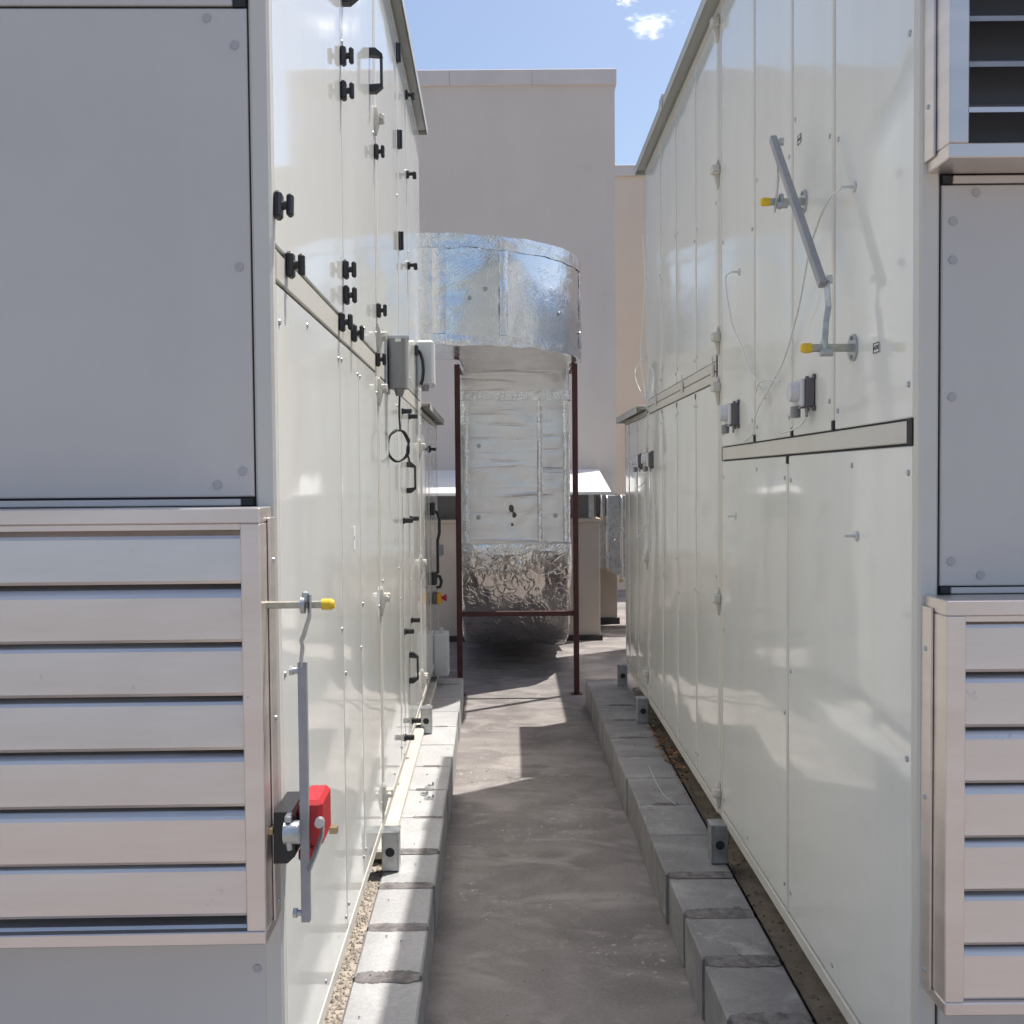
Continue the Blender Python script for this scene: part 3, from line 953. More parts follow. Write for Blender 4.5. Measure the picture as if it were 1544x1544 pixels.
# latches and handles
for (u, z) in [(0.93, 2.78), (0.93, 2.684), (0.925, 2.189), (0.93, 2.119), (0.838, 2.03), (1.08, 2.035), (0.137, 2.036), (1.733, 2.774), (1.745, 2.212)]:
    mount('latch_knob', K, AL, 'L', u, z, 0.0)
mount('latch_knob', K, AL, 'L', 0.028, 2.126, 0.0, 0.15)
mount('latch_knob', K, AL, 'L', 1.70, 2.031, 0.0, -0.1)
for (u, z) in [(2.645, 3.50), (2.655, 3.123), (2.66, 2.674)]:
    mount('hinge', HG, AL, 'L', u, z, 0.0)
for (u, z, t) in [(3.135, 3.50, 0.3), (3.143, 3.116, -0.9), (3.15, 2.669, -0.9)]:
    mount('round_knob', KT, AL, 'L', u, z, 0.0, t)
for (u, z) in [(2.724, 1.915), (2.725, 1.414), (2.725, 0.903), (2.66, 0.426)]:
    mount('stub_latch', ST, AL, 'L', u, z, 0.0)
for (u, z) in [(3.09, 1.914), (3.097, 1.409), (3.105, 0.902), (3.08, 0.403)]:
    mount('stub_latch', ST, AL, 'L', u, z, 0.0)
for (u, z) in [(0.985, 3.02), (1.619, 3.012), (2.93, 1.612), (2.955, 0.692)]:
    mount('pull_handle', DH, AL, 'L', u, z, 0.0)
for z in (2.891, 2.111, 1.922, 1.160, 0.437, 3.45):
    mount('joint_clamp', CL, AL, 'L', 1.768, z, 0.001)
for z in (1.12, 0.47, 1.78):
    mount('joint_clamp', CL, AL, 'L', 3.82, z, 0.001)
# sticker with a small green mark
stk = mount('sticker', MB().box(-0.010, 0.030, -0.0016, -0.0004, -0.035, 0.035, 0.0003).mesh('sticker'), AL, 'L', 1.056, 1.43, 0.0009)
stk.data.materials.append(MATS['sticker_white'])
mk = MB().box(0.004, 0.012, -0.0024, -0.0016, -0.006, 0.006); part('sticker_mark', mk, 'grey_plastic', stk)

# left front
panel(AL, 'F', -1.46, -0.041, 1.572, 2.484, 0.001, 'panel_paint_shaded', screw='cap', name='front_panel',
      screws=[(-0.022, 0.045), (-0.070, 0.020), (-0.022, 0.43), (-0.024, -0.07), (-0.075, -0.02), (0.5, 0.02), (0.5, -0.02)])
panel(AL, 'F', -1.46, -0.041, 2.534, 3.575, 0.001, 'panel_paint_shaded', screw='cap', name='front_panel', screws=[(-0.022, 0.05)])
panel(AL, 'F', -1.46, -0.030, 0.36, 0.772, 0.001, 'panel_paint_shaded', screw='cap', name='front_panel', screws=[(-0.022, 0.30), (-0.022, 0.08)])
part('front_beam', MB().box(-1.46, -0.066, 0.0, 0.03, 2.490, 2.528, 0.002), 'panel_paint_shaded', AL)
part('front_beam', MB().box(-1.46, -0.066, 0.0, 0.03, 1.554, 1.567, 0.002), 'panel_paint_shaded', AL)
part('gasket_block', MB().box(-0.064, -0.042, -0.001, 0.02, 2.487, 2.531, 0.001), 'gasket', AL)
part('gasket_block', MB().box(-0.064, -0.042, -0.001, 0.02, 1.5545, 1.568, 0.001), 'gasket', AL)
louvre(AL, -1.40, -0.008, 0.754, 1.5525, [1.416 - 0.102 * k for k in range(7)], 0.10, 0.102, 1)

# damper linkage on the left louvre (outwards = +x, shaft along x)
sy = -0.053
sh = part('damper_shaft', MB().box(-0.012, 0.098, sy - 0.0065, sy + 0.0065, 1.3645, 1.3775, 0.0015), 'zinc_bar', AL)
part('yellow_end_cap', MB().cyl((0.094, sy, 1.371), (0.111, sy, 1.371), 0.0105, 0.0105, 16).cyl((0.111, sy, 1.371), (0.117, sy, 1.371), 0.0105, 0.007, 16), 'yellow_plastic', sh)
cr = MB()
cr.cyl((0.058, sy - 0.016, 1.372), (0.066, sy - 0.016, 1.372), 0.016, None, 12)
cr.box(0.060, 0.072, sy - 0.02, sy - 0.006, 1.376, 1.398, 0.003)
ribbon(cr, [(0.074, sy - 0.016, 1.392), (0.073, sy - 0.017, 1.350), (0.063, sy - 0.018, 1.318), (0.058, sy - 0.018, 1.306), (0.060, sy - 0.017, 1.294), (0.055, sy - 0.015, 1.258)],
       [(0.45, -1, 0), (0.5, -1, 0), (0.55, -1, 0), (0.5, -1, 0), (0.5, -1, 0), (0.4, -1, 0)], 0.015, 0.0035)
part('crank_arm', cr, 'galvanised', AL)
rod = MB()
rod.box(0.050, 0.066, sy - 0.018, sy - 0.015, 0.781, 1.266, 0.0008)
rod.box(0.050, 0.053, sy - 0.015, sy - 0.003, 0.781, 1.266, 0.0008)
rod.box(0.063, 0.066, sy - 0.015, sy - 0.003, 0.781, 1.266, 0.0008)
rd = part('link_rod', rod, 'grey_steel', AL)
for z in (1.250, 0.796):
    part('bolt', MB().cyl((0.050, sy - 0.010, z), (0.038, sy - 0.010, z), 0.006, None, 10).cyl((0.041, sy - 0.010, z), (0.034, sy - 0.010, z), 0.0095, None, 6, smooth=False), 'galvanised', rd)
# actuator
ac = MB()
ac.prism([(0.000, 0.892), (0.026, 0.892), (0.040, 0.905), (0.041, 0.975), (0.034, 0.988), (0.002, 0.988)], 'y', -0.070, 0.055)
act = part('damper_actuator', ac, 'black_plastic', AL, label='black and red damper actuator on the louvre shaft')
part('red_cover', MB().box(0.044, 0.089, -0.058, 0.050, 0.915, 1.004, 0.008).box(0.044, 0.070, -0.062, 0.03, 0.892, 0.9145, 0.004), 'red_plastic', act)
part('shaft_clamp', MB().cyl((0.024, -0.082, 0.955), (0.052, -0.082, 0.955), 0.021, None, 14).box(0.026, 0.038, -0.094, -0.070, 0.975, 0.988, 0.002)
     .cyl((0.034, -0.088, 0.925), (0.032, -0.090, 0.945), 0.006, None, 10), 'galvanised', act)
part('damper_shaft', MB().box(-0.012, -0.0005, -0.066, -0.052, 0.944, 0.957, 0.001).box(0.1035, 0.118, -0.066, -0.052, 0.944, 0.957, 0.001), 'brass_bar', AL)
arm = MB()
ribbon(arm, [(0.066, -0.078, 0.880), (0.082, -0.078, 0.920), (0.092, -0.078, 0.948), (0.094, -0.078, 0.974)], [(0.5, -1, 0)] * 4, 0.014, 0.0035)
arm.cyl((0.088, -0.074, 0.972), (0.089, -0.088, 0.972), 0.009, None, 12)
part('crank_arm', arm, 'galvanised', AL)

# grey sensor housing with gland, bracket and white stickers
gb = MB()
n = 20
prof = []
for i in range(n):
    t = 2 * math.pi * i / n
    c, s = math.cos(t), math.sin(t)
    prof.append((0.048 + 0.038 * math.copysign(abs(c) ** 0.6, c), 2.06 + 0.045 * math.copysign(abs(s) ** 0.6, s)))
A = [(x, y, 1.958) for x, y in prof]; B = [(x, y, 2.150) for x, y in prof]
gb.add(A + B, [(i, (i + 1) % n, n + (i + 1) % n, n + i) for i in range(n)], True).add(A, [tuple(range(n))]).add(B, [tuple(range(n))])
gb.cyl((0.05, 2.06, 1.9575), (0.05, 2.06, 1.930), 0.022, 0.014, 12)
sens = part('sensor_housing', gb, 'grey_plastic', AL, label='grey sensor housing with a cable gland underneath')
part('mounting_bracket', MB().box(0.001, 0.009, 2.00, 2.12, 1.94, 2.17, 0.001).box(0.0095, 0.09, 2.045, 2.075, 2.151, 2.166, 0.001), 'galvanised', sens)
part('sticker', MB().box(0.040, 0.062, 2.012, 2.0132, 2.136, 2.148), 'sticker_white', sens)
wb = MB().box(0.001, 0.098, 3.60, 3.78, 2.115, 2.36, 0.012)
wbx = part('junction_box', wb, 'pale_plastic', AL, label='pale square junction box with a black conduit')
part('gland', MB().cyl((0.05, 3.62, 2.115), (0.05, 3.62, 2.085), 0.02, None, 12), 'grey_plastic', wbx)
cpts = [(0.020, 3.56, 2.30), (0.030, 3.555, 2.285), (0.042, 3.55, 2.24), (0.045, 3.55, 2.19), (0.040, 3.552, 2.14), (0.030, 3.56, 2.115)]
part('conduit', MB().tube(cpts, 0.009, 8).box(-0.0, 0.02, 3.50, 3.57, 2.27, 2.32, 0.003), 'black_plastic', wbx)
# fittings on the far lower section
mount('round_knob', KT, AL, 'L', 4.68, 1.80, 0.0, 1.4)
loop = [(0.035, 4.68 + 0.012 * math.sin(t * 0.7), 1.765 - 0.05 + 0.045 * math.cos(t * 0.628)) for t in range(0, 10)]
part('wire_loop', MB().tube([(0.03 + 0.012 * math.sin(2 * math.pi * t / 12), 4.68, 1.72 + 0.045 * math.cos(2 * math.pi * t / 12)) for t in range(12)], 0.0012, 5, True), 'grey_plastic', AL)
cond = part('conduit', MB().tube([(0.012, 4.75, 1.40), (0.045, 4.75, 1.385), (0.058, 4.76, 1.34), (0.058, 4.76, 1.25), (0.045, 4.76, 1.20), (0.045, 4.76, 0.98)], 0.010, 8)
            .box(0.001, 0.03, 4.68, 4.82, 1.37, 1.45, 0.004), 'black_plastic', AL)
part('conduit_clip', MB().box(0.05, 0.085, 4.73, 4.79, 1.10, 1.17, 0.006), 'grey_plastic', cond)
part('conduit', MB().box(0.002, 0.035, 4.78, 4.86, 0.90, 0.985, 0.004).tube([(0.03, 4.82, 0.96), (0.055, 4.82, 0.955), (0.065, 4.82, 0.92), (0.055, 4.82, 0.885), (0.03, 4.82, 0.88)], 0.011, 8), 'black_plastic', AL)
es = part('isolator_switch', MB().box(0.001, 0.030, 4.83, 4.92, 0.765, 0.845, 0.004), 'dark_grey_plastic', AL, label='yellow emergency stop box with a red mushroom button')
part('yellow_cover', MB().box(0.0305, 0.062, 4.83, 4.92, 0.768, 0.842, 0.006), 'orange_plastic', es)
part('red_button', MB().cyl((0.0625, 4.875, 0.805), (0.078, 4.875, 0.805), 0.013, 0.013, 14).cyl((0.078, 4.875, 0.805), (0.096, 4.875, 0.805), 0.020, 0.024, 16), 'red_plastic', es)
part('junction_box', MB().box(0.001, 0.100, 4.93, 5.12, 0.262, 0.549, 0.006).cyl((0.05, 5.0, 0.549), (0.05, 5.0, 0.585), 0.014, None, 10), 'pale_plastic', AL, label='pale square junction box low on the wall')

# ---- right unit
AR = thing('air_handling_unit', 'shaded white double-deck unit with grey sensors and diagonal damper link bar', 'ventilation unit',
           (0.784, 1.940, 0), 0.0)
build_body(AR, -1, 1.5, [(0, 4.97, 0.325, 1.99), (0, 3.9, 1.991, 3.355)])
RU1 = [(0.033, 0.505), (0.525, 0.865), (0.885, 1.295), (1.315, 1.80)]
RU2 = [(1.885, 2.31), (2.33, 2.81), (2.83, 3.30), (3.32, 3.86)]
RL1 = [(0.033, 0.91), (0.93, 1.80)]
RL2 = [(1.885, 2.32), (2.34, 2.80), (2.82, 3.26), (3.28, 3.79), (3.87, 4.29), (4.31, 4.71), (4.73, 4.93)]
for grp, z0, z1 in ((RU1, 1.714, 3.315), (RU2, 2.044, 3.315), (RL1, 0.36, 1.658), (RL2, 0.36, 1.958)):
    for a, b in grp:
        panel(AR, 'R', a, b, z0, z1, 0.0016, screws=side_screws(b - a, z1 - z0, pr))
for (a, b, z0, z1) in [(-0.001, 0.030, 0.32, 3.35), (1.803, 1.841, 0.32, 3.35), (1.844, 1.882, 0.32, 3.35), (3.863, 3.90, 1.99, 3.35),
                       (3.793, 3.829, 0.32, 1.99), (3.832, 3.867, 0.32, 1.99), (4.933, 4.97, 0.32, 1.99)]:
    part('corner_post' if a < 0 else 'post', MB().box(0.037, -0.001, a, b, z0, z1, 0.005), 'frame_paint', AR)
for u in (0.515, 0.875, 1.305):
    vpost(AR, -1, u - 0.0095, u + 0.0095, 1.735, 3.315, 0.0022, 'mullion')
for u in (2.32, 2.82, 3.31):
    vpost(AR, -1, u - 0.0095, u + 0.0095, 2.044, 3.315, 0.0022, 'mullion')
vpost(AR, -1, 0.9105, 0.9295, 0.36, 1.636, 0.0022, 'mullion')
for u in (2.33, 2.81, 3.27, 4.30, 4.72):
    vpost(AR, -1, u - 0.0095, u + 0.0095, 0.36, 1.958, 0.0022, 'mullion')
beam(AR, -1, 0.060, 1.797, 1.6645, 1.7085, 0.001)
part('gasket_block', MB().box(0.0, -0.0025, 0.031, 0.057, 1.6615, 1.7115, 0.0005), 'gasket', AR)
part('gasket_block', MB().box(0.0, -0.0025, 1.798, 1.8025, 1.6615, 1.7115, 0.0005), 'gasket', AR)
for u, z in ((0.515, 1.724), (0.875, 1.724), (1.305, 1.724), (0.92, 1.648), (2.33, 1.94), (2.81, 1.94), (3.27, 1.94)):
    mount('gasket_block', GK, AR, 'R', u, z, 0.0012)
beam(AR, -1, 1.90, 3.86, 2.004, 2.040, 0.001)
beam(AR, -1, 1.90, 3.86, 1.964, 2.000, 0.001)
beam(AR, -1, 3.87, 4.93, 1.962, 1.988, 0.001)
part('gasket_block', MB().box(0.0, -0.0030, 1.883, 1.897, 1.945, 2.085, 0.0005), 'gasket', AR)
for a, b in ((0.032, 1.801), (1.884, 3.791), (3.869, 4.931)):
    beam(AR, -1, a, b, 0.318, 0.354, 0.004, 'bottom_rail')
for a, b in ((0.032, 1.801), (1.884, 3.861)):
    beam(AR, -1, a, b, 3.320, 3.348, 0.001, 'top_rail')
roof_sheet(AR, -1, 1.52, -0.03, 3.94, 3.36, 0.055)
roof_sheet(AR, -1, 1.52, 3.91, 5.02, 1.995, 0.055)
part('roof_joint_cover', MB().box(0.3, -0.058, 2.86, 2.96, 3.383, 3.402, 0.002).box(-0.0555, -0.060, 2.86, 2.96, 3.33, 3.3825, 0.001), 'roof_paint', AR)
part('end_panel', MB().box(1.46, 0.038, 3.894, 3.9, 2.06, 3.33, 0.001), 'panel_paint', AR)
part('end_panel', MB().box(1.46, 0.038, 4.964, 4.97, 0.36, 1.95, 0.001), 'panel_paint', AR)
part('base_frame', MB().box(1.45, 0.22, 0.05, 4.92, 0.012, 0.317), 'grey_steel', AR)
for u in (1.745, 3.88, 5.02):
    foot(AR, 'R', min(u, 4.93), 0.191)
for z in (3.26, 2.723, 2.109, 1.923, 1.135, 0.40):
    mount('joint_clamp', CL, AR, 'R', 1.843, z, 0.001)
for z in (1.72, 1.13, 0.47):
    mount('joint_clamp', CL, AR, 'R', 3.83, z, 0.001)
for u in (1.93, 2.62, 3.45):
    part('lifting_tab', MB().box(-0.002, -0.012, u, u + 0.03, 1.985, 2.03, 0.002).cyl((-0.008, u + 0.015, 2.03), (-0.008, u + 0.015, 2.062), 0.003, None, 6), 'frame_paint', AR)
# pressure taps
for u, z in ((0.363, 2.252), (1.51, 2.295), (0.344, 1.465), (1.575, 1.465)):
    part('pressure_tap', MB().cyl((-0.002, u, z), (-0.006, u, z), 0.012, 0.011, 12).cyl((-0.006, u, z), (-0.030, u, z), 0.0035, 0.003, 8), 'pale_plastic', AR)


def transmitter(u, z, k, label):
    b = MB().box(-0.001, -0.026, u - 0.035 * k, u + 0.035 * k, z - 0.040 * k, z + 0.042 * k, 0.004)
    for du in (-1, 1):
        b.cyl((-0.002, u + du * 0.034 * k, z + 0.045 * k), (-0.008, u + du * 0.034 * k, z + 0.045 * k), 0.008 * k, None, 10)
        b.cyl((-0.002, u + du * 0.034 * k, z - 0.043 * k), (-0.008, u + du * 0.034 * k, z - 0.043 * k), 0.008 * k, None, 10)
    o = part('pressure_transmitter', b, 'dark_grey_plastic', AR, label=label)
    c = MB().box(-0.0265, -0.040, u - 0.034 * k, u + 0.034 * k, z - 0.038 * k, z + 0.040 * k, 0.005)
    c.cyl((-0.0405, u, z + 0.004), (-0.066 * k, u, z + 0.004), 0.030 * k, 0.026 * k, 18)
    part('cover', c, 'clear_cover', o)
    g = MB()
    g.cyl((-0.046, u, z - 0.036 * k), (-0.046, u, z - 0.068 * k), 0.011 * k, None, 10)
    g.cyl((-0.018, u - 0.015 * k, z - 0.0405 * k), (-0.018, u - 0.015 * k, z - 0.066 * k), 0.005 * k, 0.004 * k, 8)
    g.cyl((-0.030, u + 0.015 * k, z - 0.0405 * k), (-0.030, u + 0.015 * k, z - 0.066 * k), 0.005 * k, 0.004 * k, 8)
    part('cable_gland', g, 'grey_plastic', o)
    return o


transmitter(0.69, 1.815, 0.92, 'grey pressure transmitter with a pale round cover')
transmitter(1.55, 1.815, 0.95, 'smaller looking grey pressure transmitter beside the section joint')
transmitter(3.62, 1.70, 0.95, 'grey pressure transmitter on the far lower panels')
transmitter(4.07, 1.70, 0.95, 'grey pressure transmitter nearest the far end')


def bez(pts, n=8):
    """Catmull-Rom through points"""
    P = [Vector(p) for p in pts]
    P = [P[0] * 2 - P[1]] + P + [P[-1] * 2 - P[-2]]
    out = []
    for i in range(1, len(P) - 2):
        for k in range(n):
            t = k / n
            a, b, c, d = P[i - 1], P[i], P[i + 1], P[i + 2]
            out.append(0.5 * ((2 * b) + (c - a) * t + (2 * a - 5 * b + 4 * c - d) * t * t + (3 * b - a - 3 * c + d) * t ** 3))
    out.append(P[-2])
    return out


TUBES = [
    [(-0.030, 0.363, 2.252), (-0.038, 0.45, 2.240), (-0.032, 0.60, 2.17), (-0.025, 0.72, 2.05), (-0.02, 0.88, 1.93), (-0.02, 1.05, 1.86), (-0.02, 1.20, 1.80), (-0.02, 1.24, 1.755), (-0.02, 1.25, 1.735), (-0.012, 1.42, 1.715)],
    [(-0.018, 0.676, 1.755), (-0.026, 0.70, 1.735), (-0.035, 0.80, 1.722), (-0.03, 0.93, 1.722), (-0.015, 1.02, 1.735)],
    [(-0.030, 1.51, 2.295), (-0.045, 1.53, 2.27), (-0.03, 1.50, 2.12), (-0.02, 1.40, 2.03), (-0.02, 1.30, 1.95), (-0.015, 1.18, 1.88), (-0.015, 1.10, 1.83)],
    [(-0.01, 1.25, 1.865), (-0.025, 1.15, 1.885), (-0.025, 1.02, 1.885), (-0.02, 0.93, 1.87)],
    [(-0.030, 3.62, 1.63), (-0.05, 3.66, 1.57), (-0.05, 3.86, 1.55), (-0.04, 4.03, 1.58), (-0.030, 4.07, 1.635)],
    [(-0.018, 3.60, 1.63), (-0.02, 3.58, 1.50), (-0.02, 3.70, 1.38), (-0.035, 3.80, 1.30), (-0.05, 3.90, 1.26), (-0.04, 3.97, 1.30), (-0.02, 3.90, 1.34)],
    [(-0.02, 4.05, 1.75), (-0.05, 4.20, 1.70), (-0.055, 4.36, 1.73), (-0.04, 4.45, 1.78)],
    [(-0.010, 3.72, 2.02), (-0.035, 3.88, 2.10), (-0.055, 3.96, 2.20), (-0.030, 3.98, 2.27), (-0.01, 3.80, 2.29)],
    [(0.01, 3.93, 2.02), (-0.025, 3.94, 2.3), (0.0, 3.93, 2.7), (-0.012, 3.925, 3.0)],
]
for pts in TUBES:
    part('pressure_tube', MB().tube(bez(pts, 6), 0.0027, 6), 'tube_white', AR)

# damper linkage on the right wall (shafts along x, outwards = -x)
for (u, z, ex) in ((0.757, 2.326, 0.100), (0.37, 1.892, 0.104)):
    shf = part('damper_shaft', MB().box(-0.004, -ex, u - 0.0065, u + 0.0065, z - 0.0085, z + 0.0085, 0.0015), 'zinc_bar', AR)
    part('yellow_end_cap', MB().cyl((-ex + 0.006, u, z), (-ex - 0.012, u, z), 0.0115, None, 14).cyl((-ex - 0.012, u, z), (-ex - 0.017, u, z), 0.0115, 0.008, 14), 'yellow_plastic', shf)
    part('flange', MB().cyl((-0.0012, u, z), (-0.006, u, z), 0.031, None, 20).cyl((-0.006, u, z + 0.022), (-0.011, u, z + 0.022), 0.005, None, 6)
         .cyl((-0.006, u, z - 0.022), (-0.011, u, z - 0.022), 0.005, None, 6), 'galvanised', shf)
    part('shaft_clamp', MB().box(-ex + 0.030, -ex + 0.042, u - 0.012, u + 0.012, z - 0.018, z + 0.020, 0.003).cyl((-ex + 0.022, u - 0.014, z - 0.012), (-ex + 0.050, u - 0.014, z - 0.012), 0.009, None, 8), 'galvanised', shf)
pA, pB = Vector((-0.089, 0.740, 2.486)), Vector((-0.071, 0.372, 2.035))
d = pB - pA
zq = d.normalized()
xq = Vector((1, 0, 0)); xq = (xq - zq * xq.dot(zq)).normalized()
yq = zq.cross(xq)
Mt = Matrix.Translation((pA + pB) / 2) @ Matrix((xq, yq, zq)).transposed().to_4x4()
h = d.length / 2
rb = MB().box(-0.0085, 0.0085, -0.010, 0.010, -h, h, 0.0015, Mt)
lr = part('link_rod', rb, 'grey_steel', AR, label='long grey channel bar linking two dampers')
for p in (pA + d * 0.03, pA + d * 0.97):
    part('bolt', MB().cyl(p, p + Vector((0.022, -0.006, 0)), 0.006, None, 8).cyl(p + Vector((0.012, -0.003, 0)), p + Vector((0.024, -0.006, 0)), 0.010, None, 6, smooth=False), 'galvanised', lr)
for pts in ([pA + d * 0.10, pA + d * 0.10 + Vector((0.008, 0.02, -0.06)), Vector((-0.080, 0.757, 2.30))],
            [pB - d * 0.02 + Vector((0.010, -0.004, 0)), Vector((-0.058, 0.372, 1.985)), Vector((-0.063, 0.372, 1.955)), Vector((-0.068, 0.372, 1.88))]):
    arm = MB()
    for i in range(len(pts) - 1):
        p, q = Vector(pts[i]), Vector(pts[i + 1]); dd = q - p
        Mx = Matrix.Translation((p + q) / 2) @ dd.to_track_quat('Z', 'Y').to_matrix().to_4x4()
        arm.box(-0.002, 0.002, -0.007, 0.007, -dd.length / 2 - 0.001, dd.length / 2 + 0.001, 0.0006, Mx)
    part('crank_arm', arm, 'galvanised', AR)


# framed letter sticker
def text_mesh(body, size):
    cu = bpy.data.curves.new('letters', 'FONT')
    cu.body = body; cu.size = size; cu.align_x = 'CENTER'; cu.align_y = 'CENTER'; cu.extrude = 0.0003
    to = bpy.data.objects.new('letters', cu); C.objects.link(to)
    dg = bpy.context.evaluated_depsgraph_get()
    me = bpy.data.meshes.new_from_object(to.evaluated_get(dg))
    bpy.data.objects.remove(to)
    return me


def sticker(u, z, w, h, body, size):
    o = mount('sticker', MB().box(-w / 2, w / 2, -0.0012, 0, -h / 2, h / 2).mesh('sticker'), AR, 'R', u, z, 0.0018)
    o.data.materials.append(MATS['sticker_white'])
    f = MB()
    t = 0.002
    f.box(-w / 2 + 0.001, w / 2 - 0.001, -0.0022, -0.0013, h / 2 - t - 0.001, h / 2 - 0.001)
    f.box(-w / 2 + 0.001, w / 2 - 0.001, -0.0022, -0.0013, -h / 2 + 0.001, -h / 2 + t + 0.001)
    f.box(-w / 2 + 0.001, -w / 2 + 0.001 + t, -0.0022, -0.0013, -h / 2 + t + 0.0011, h / 2 - t - 0.0011)
    f.box(w / 2 - 0.001 - t, w / 2 - 0.001, -0.0022, -0.0013, -h / 2 + t + 0.0011, h / 2 - t - 0.0011)
    part('border', f, 'ink', o)
    if body:
        me = text_mesh(body, size); me.materials.append(MATS['ink'])
        tt = bpy.data.objects.new('lettering', me); C.objects.link(tt); tt.parent = o
        tt.location = (0, -0.0018, 0); tt.rotation_euler = (R(90), 0, 0)
    return o


sticker(0.222, 1.873, 0.037, 0.024, 'ADK', 0.0135)
sticker(0.797, 2.502, 0.032, 0.026, 'ADK', 0.0125)

# right front
panel(AR, 'F', 0.042, 1.46, 1.388, 2.151, 0.001, 'panel_paint_shaded', screw='cap', name='front_panel',
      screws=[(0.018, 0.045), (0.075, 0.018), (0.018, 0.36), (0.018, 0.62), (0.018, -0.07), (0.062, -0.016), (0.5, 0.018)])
panel(AR, 'F', 0.042, 1.46, 0.36, 0.598, 0.001, 'panel_paint_shaded', screw='cap', name='front_panel')
part('front_beam', MB().box(0.062, 1.46, 0.0, 0.03, 1.372, 1.3845, 0.002), 'panel_paint_shaded', AR)
part('front_beam', MB().box(0.062, 1.46, 0.0, 0.03, 2.155, 2.170, 0.002), 'panel_paint_shaded', AR)
part('gasket_block', MB().box(0.042, 0.060, -0.001, 0.02, 1.373, 1.386, 0.001), 'gasket', AR)
part('gasket_block', MB().box(0.042, 0.060, -0.001, 0.02, 2.1545, 2.1695, 0.001), 'gasket', AR)
louvre(AR, 0.011, 1.40, 0.600, 1.371, [1.241 - 0.1025 * k for k in range(7)], 0.10, 0.1025, -1)
# upper right intake with open blades
uf = MB()
x0, x1, zz0, zz1, dp = 0.011, 1.40, 2.172, 3.20, 0.10
uf.box(x0, x1, -dp, 0.0, zz0, zz0 + 0.026, 0.002)
uf.box(x0, x1, -dp, 0.0, zz1 - 0.03, zz1, 0.002)
uf.box(x0, x0 + 0.036, -dp, 0.0, zz0 + 0.0265, zz1 - 0.0305, 0.002)
uf.box(x1 - 0.036, x1, -dp, 0.0, zz0 + 0.0265, zz1 - 0.0305, 0.002)
uf.box(x0 - 0.006, x0 - 0.001, -0.045, -0.0005, zz0 + 0.02, zz1 - 0.02, 0.001)
uo = part('intake_frame', uf, 'aluminium', AR)
part('louvre_back', MB().box(x0 + 0.037, x1 - 0.037, -0.008, -0.004, zz0 + 0.028, zz1 - 0.032), 'louvre_dark', uo)
for k in range(9):
    z = 2.262 + 0.082 * k
    bl = MB().prism([(-0.072, 0.0), (-0.070, 0.010), (-0.060, 0.014), (-0.012, 0.036), (-0.012, 0.033), (-0.058, 0.010), (-0.066, 0.002)], 'x', x0 + 0.0365, x1 - 0.0365)
    o = part('blade', bl, 'aluminium' if k == 0 else 'grey_steel', uo, (0, 0, z))
for z in (2.29, 2.9):
    sc = bpy.data.objects.new('rivet', shared('rivet', lambda: MB().cyl((0, 0, 0), (0, -0.003, 0), 0.005, 0.004, 8), 'galvanised'))
    C.objects.link(sc); sc.parent = uo; sc.location = (x0 - 0.006, -0.022, z); sc.rotation_euler = (0, 0, R(-90))

# ------------------------------------------------------------------ foil-wrapped duct
DU = thing('insulated_duct', 'silver foil-wrapped square duct curving over the alley and dropping to the floor', 'duct', (0, 8.0, 0))


def rrect(w, h, r, per_edge=14, per_corner=5):
    pts = []
    cs = [(w / 2 - r, -h / 2 + r, -90), (w / 2 - r, h / 2 - r, 0), (-w / 2 + r, h / 2 - r, 90), (-w / 2 + r, -h / 2 + r, 180)]
    for qi, (cx, cyy, a0) in enumerate(cs):
        for k in range(per_corner + 1):
            a = R(a0 + 90 * k / per_corner)
            pts.append((cx + r * math.cos(a), cyy + r * math.sin(a)))
        nx_, ny_, na = cs[(qi + 1) % 4]
        p, q = pts[-1], (nx_ + r * math.cos(R(na)), ny_ + r * math.sin(R(na)))
        for k in range(1, per_edge):
            t = k / per_edge
            pts.append((p[0] + (q[0] - p[0]) * t, p[1] + (q[1] - p[1]) * t))
    return pts


def sweep(name, frames, sec, material, parent, amp, nscale, seed, cap0=False, cap1=False, smooth=True, base=Vector((0, 8.0, 0)), squash=(1, 1, 1), creases=()):
    n = len(sec)
    vs = []
    for (O, A, B) in frames:
        for (a, b) in sec:
            p = Vector(O) + Vector(A) * a + Vector(B) * b
            q = Vector((p.x * squash[0], p.y * squash[1], p.z * squash[2]))
            nv = (Vector(A) * a + Vector(B) * b).normalized()
            dsp = noise.noise(q * nscale + Vector((seed, 0, 0))) * amp + noise.noise(q * nscale * 2.7 + Vector((0, seed, 0))) * amp * 0.45
            if amp > 0.008:
                rdg = 1 - abs(noise.noise(q * nscale * 1.4 + Vector((seed, seed, 3)))) * 2
                dsp += max(0, rdg - 0.55) * amp * 1.3
            for zk, dk, wk, ph in creases:
                zz = zk + 0.016 * noise.noise(Vector((p.x * 4 + ph, p.y * 3, ph))) + (p.x * 0.05 * math.sin(ph * 9))
                g_ = noise.noise(Vector((p.x * 2.2 + ph * 3, ph, p.y)))
                if abs(p.z - zz) < 0.03: dsp += dk * min(1.0, max(0.0, 0.12 + g_ * 2.2)) * math.exp(-((p.z - zz) / wk) ** 2)
            vs.append(p + nv * dsp - base)
    N = len(frames)
    m = MB()
    fs = [(i * n + k, i * n + (k + 1) % n, (i + 1) * n + (k + 1) % n, (i + 1) * n + k) for i in range(N - 1) for k in range(n)]
    m.add(vs, fs, smooth)
    if cap0: m.add(vs[:n], [tuple(range(n))])
    if cap1: m.add(vs[-n:], [tuple(range(n))])
    return part(name, m, material, parent)


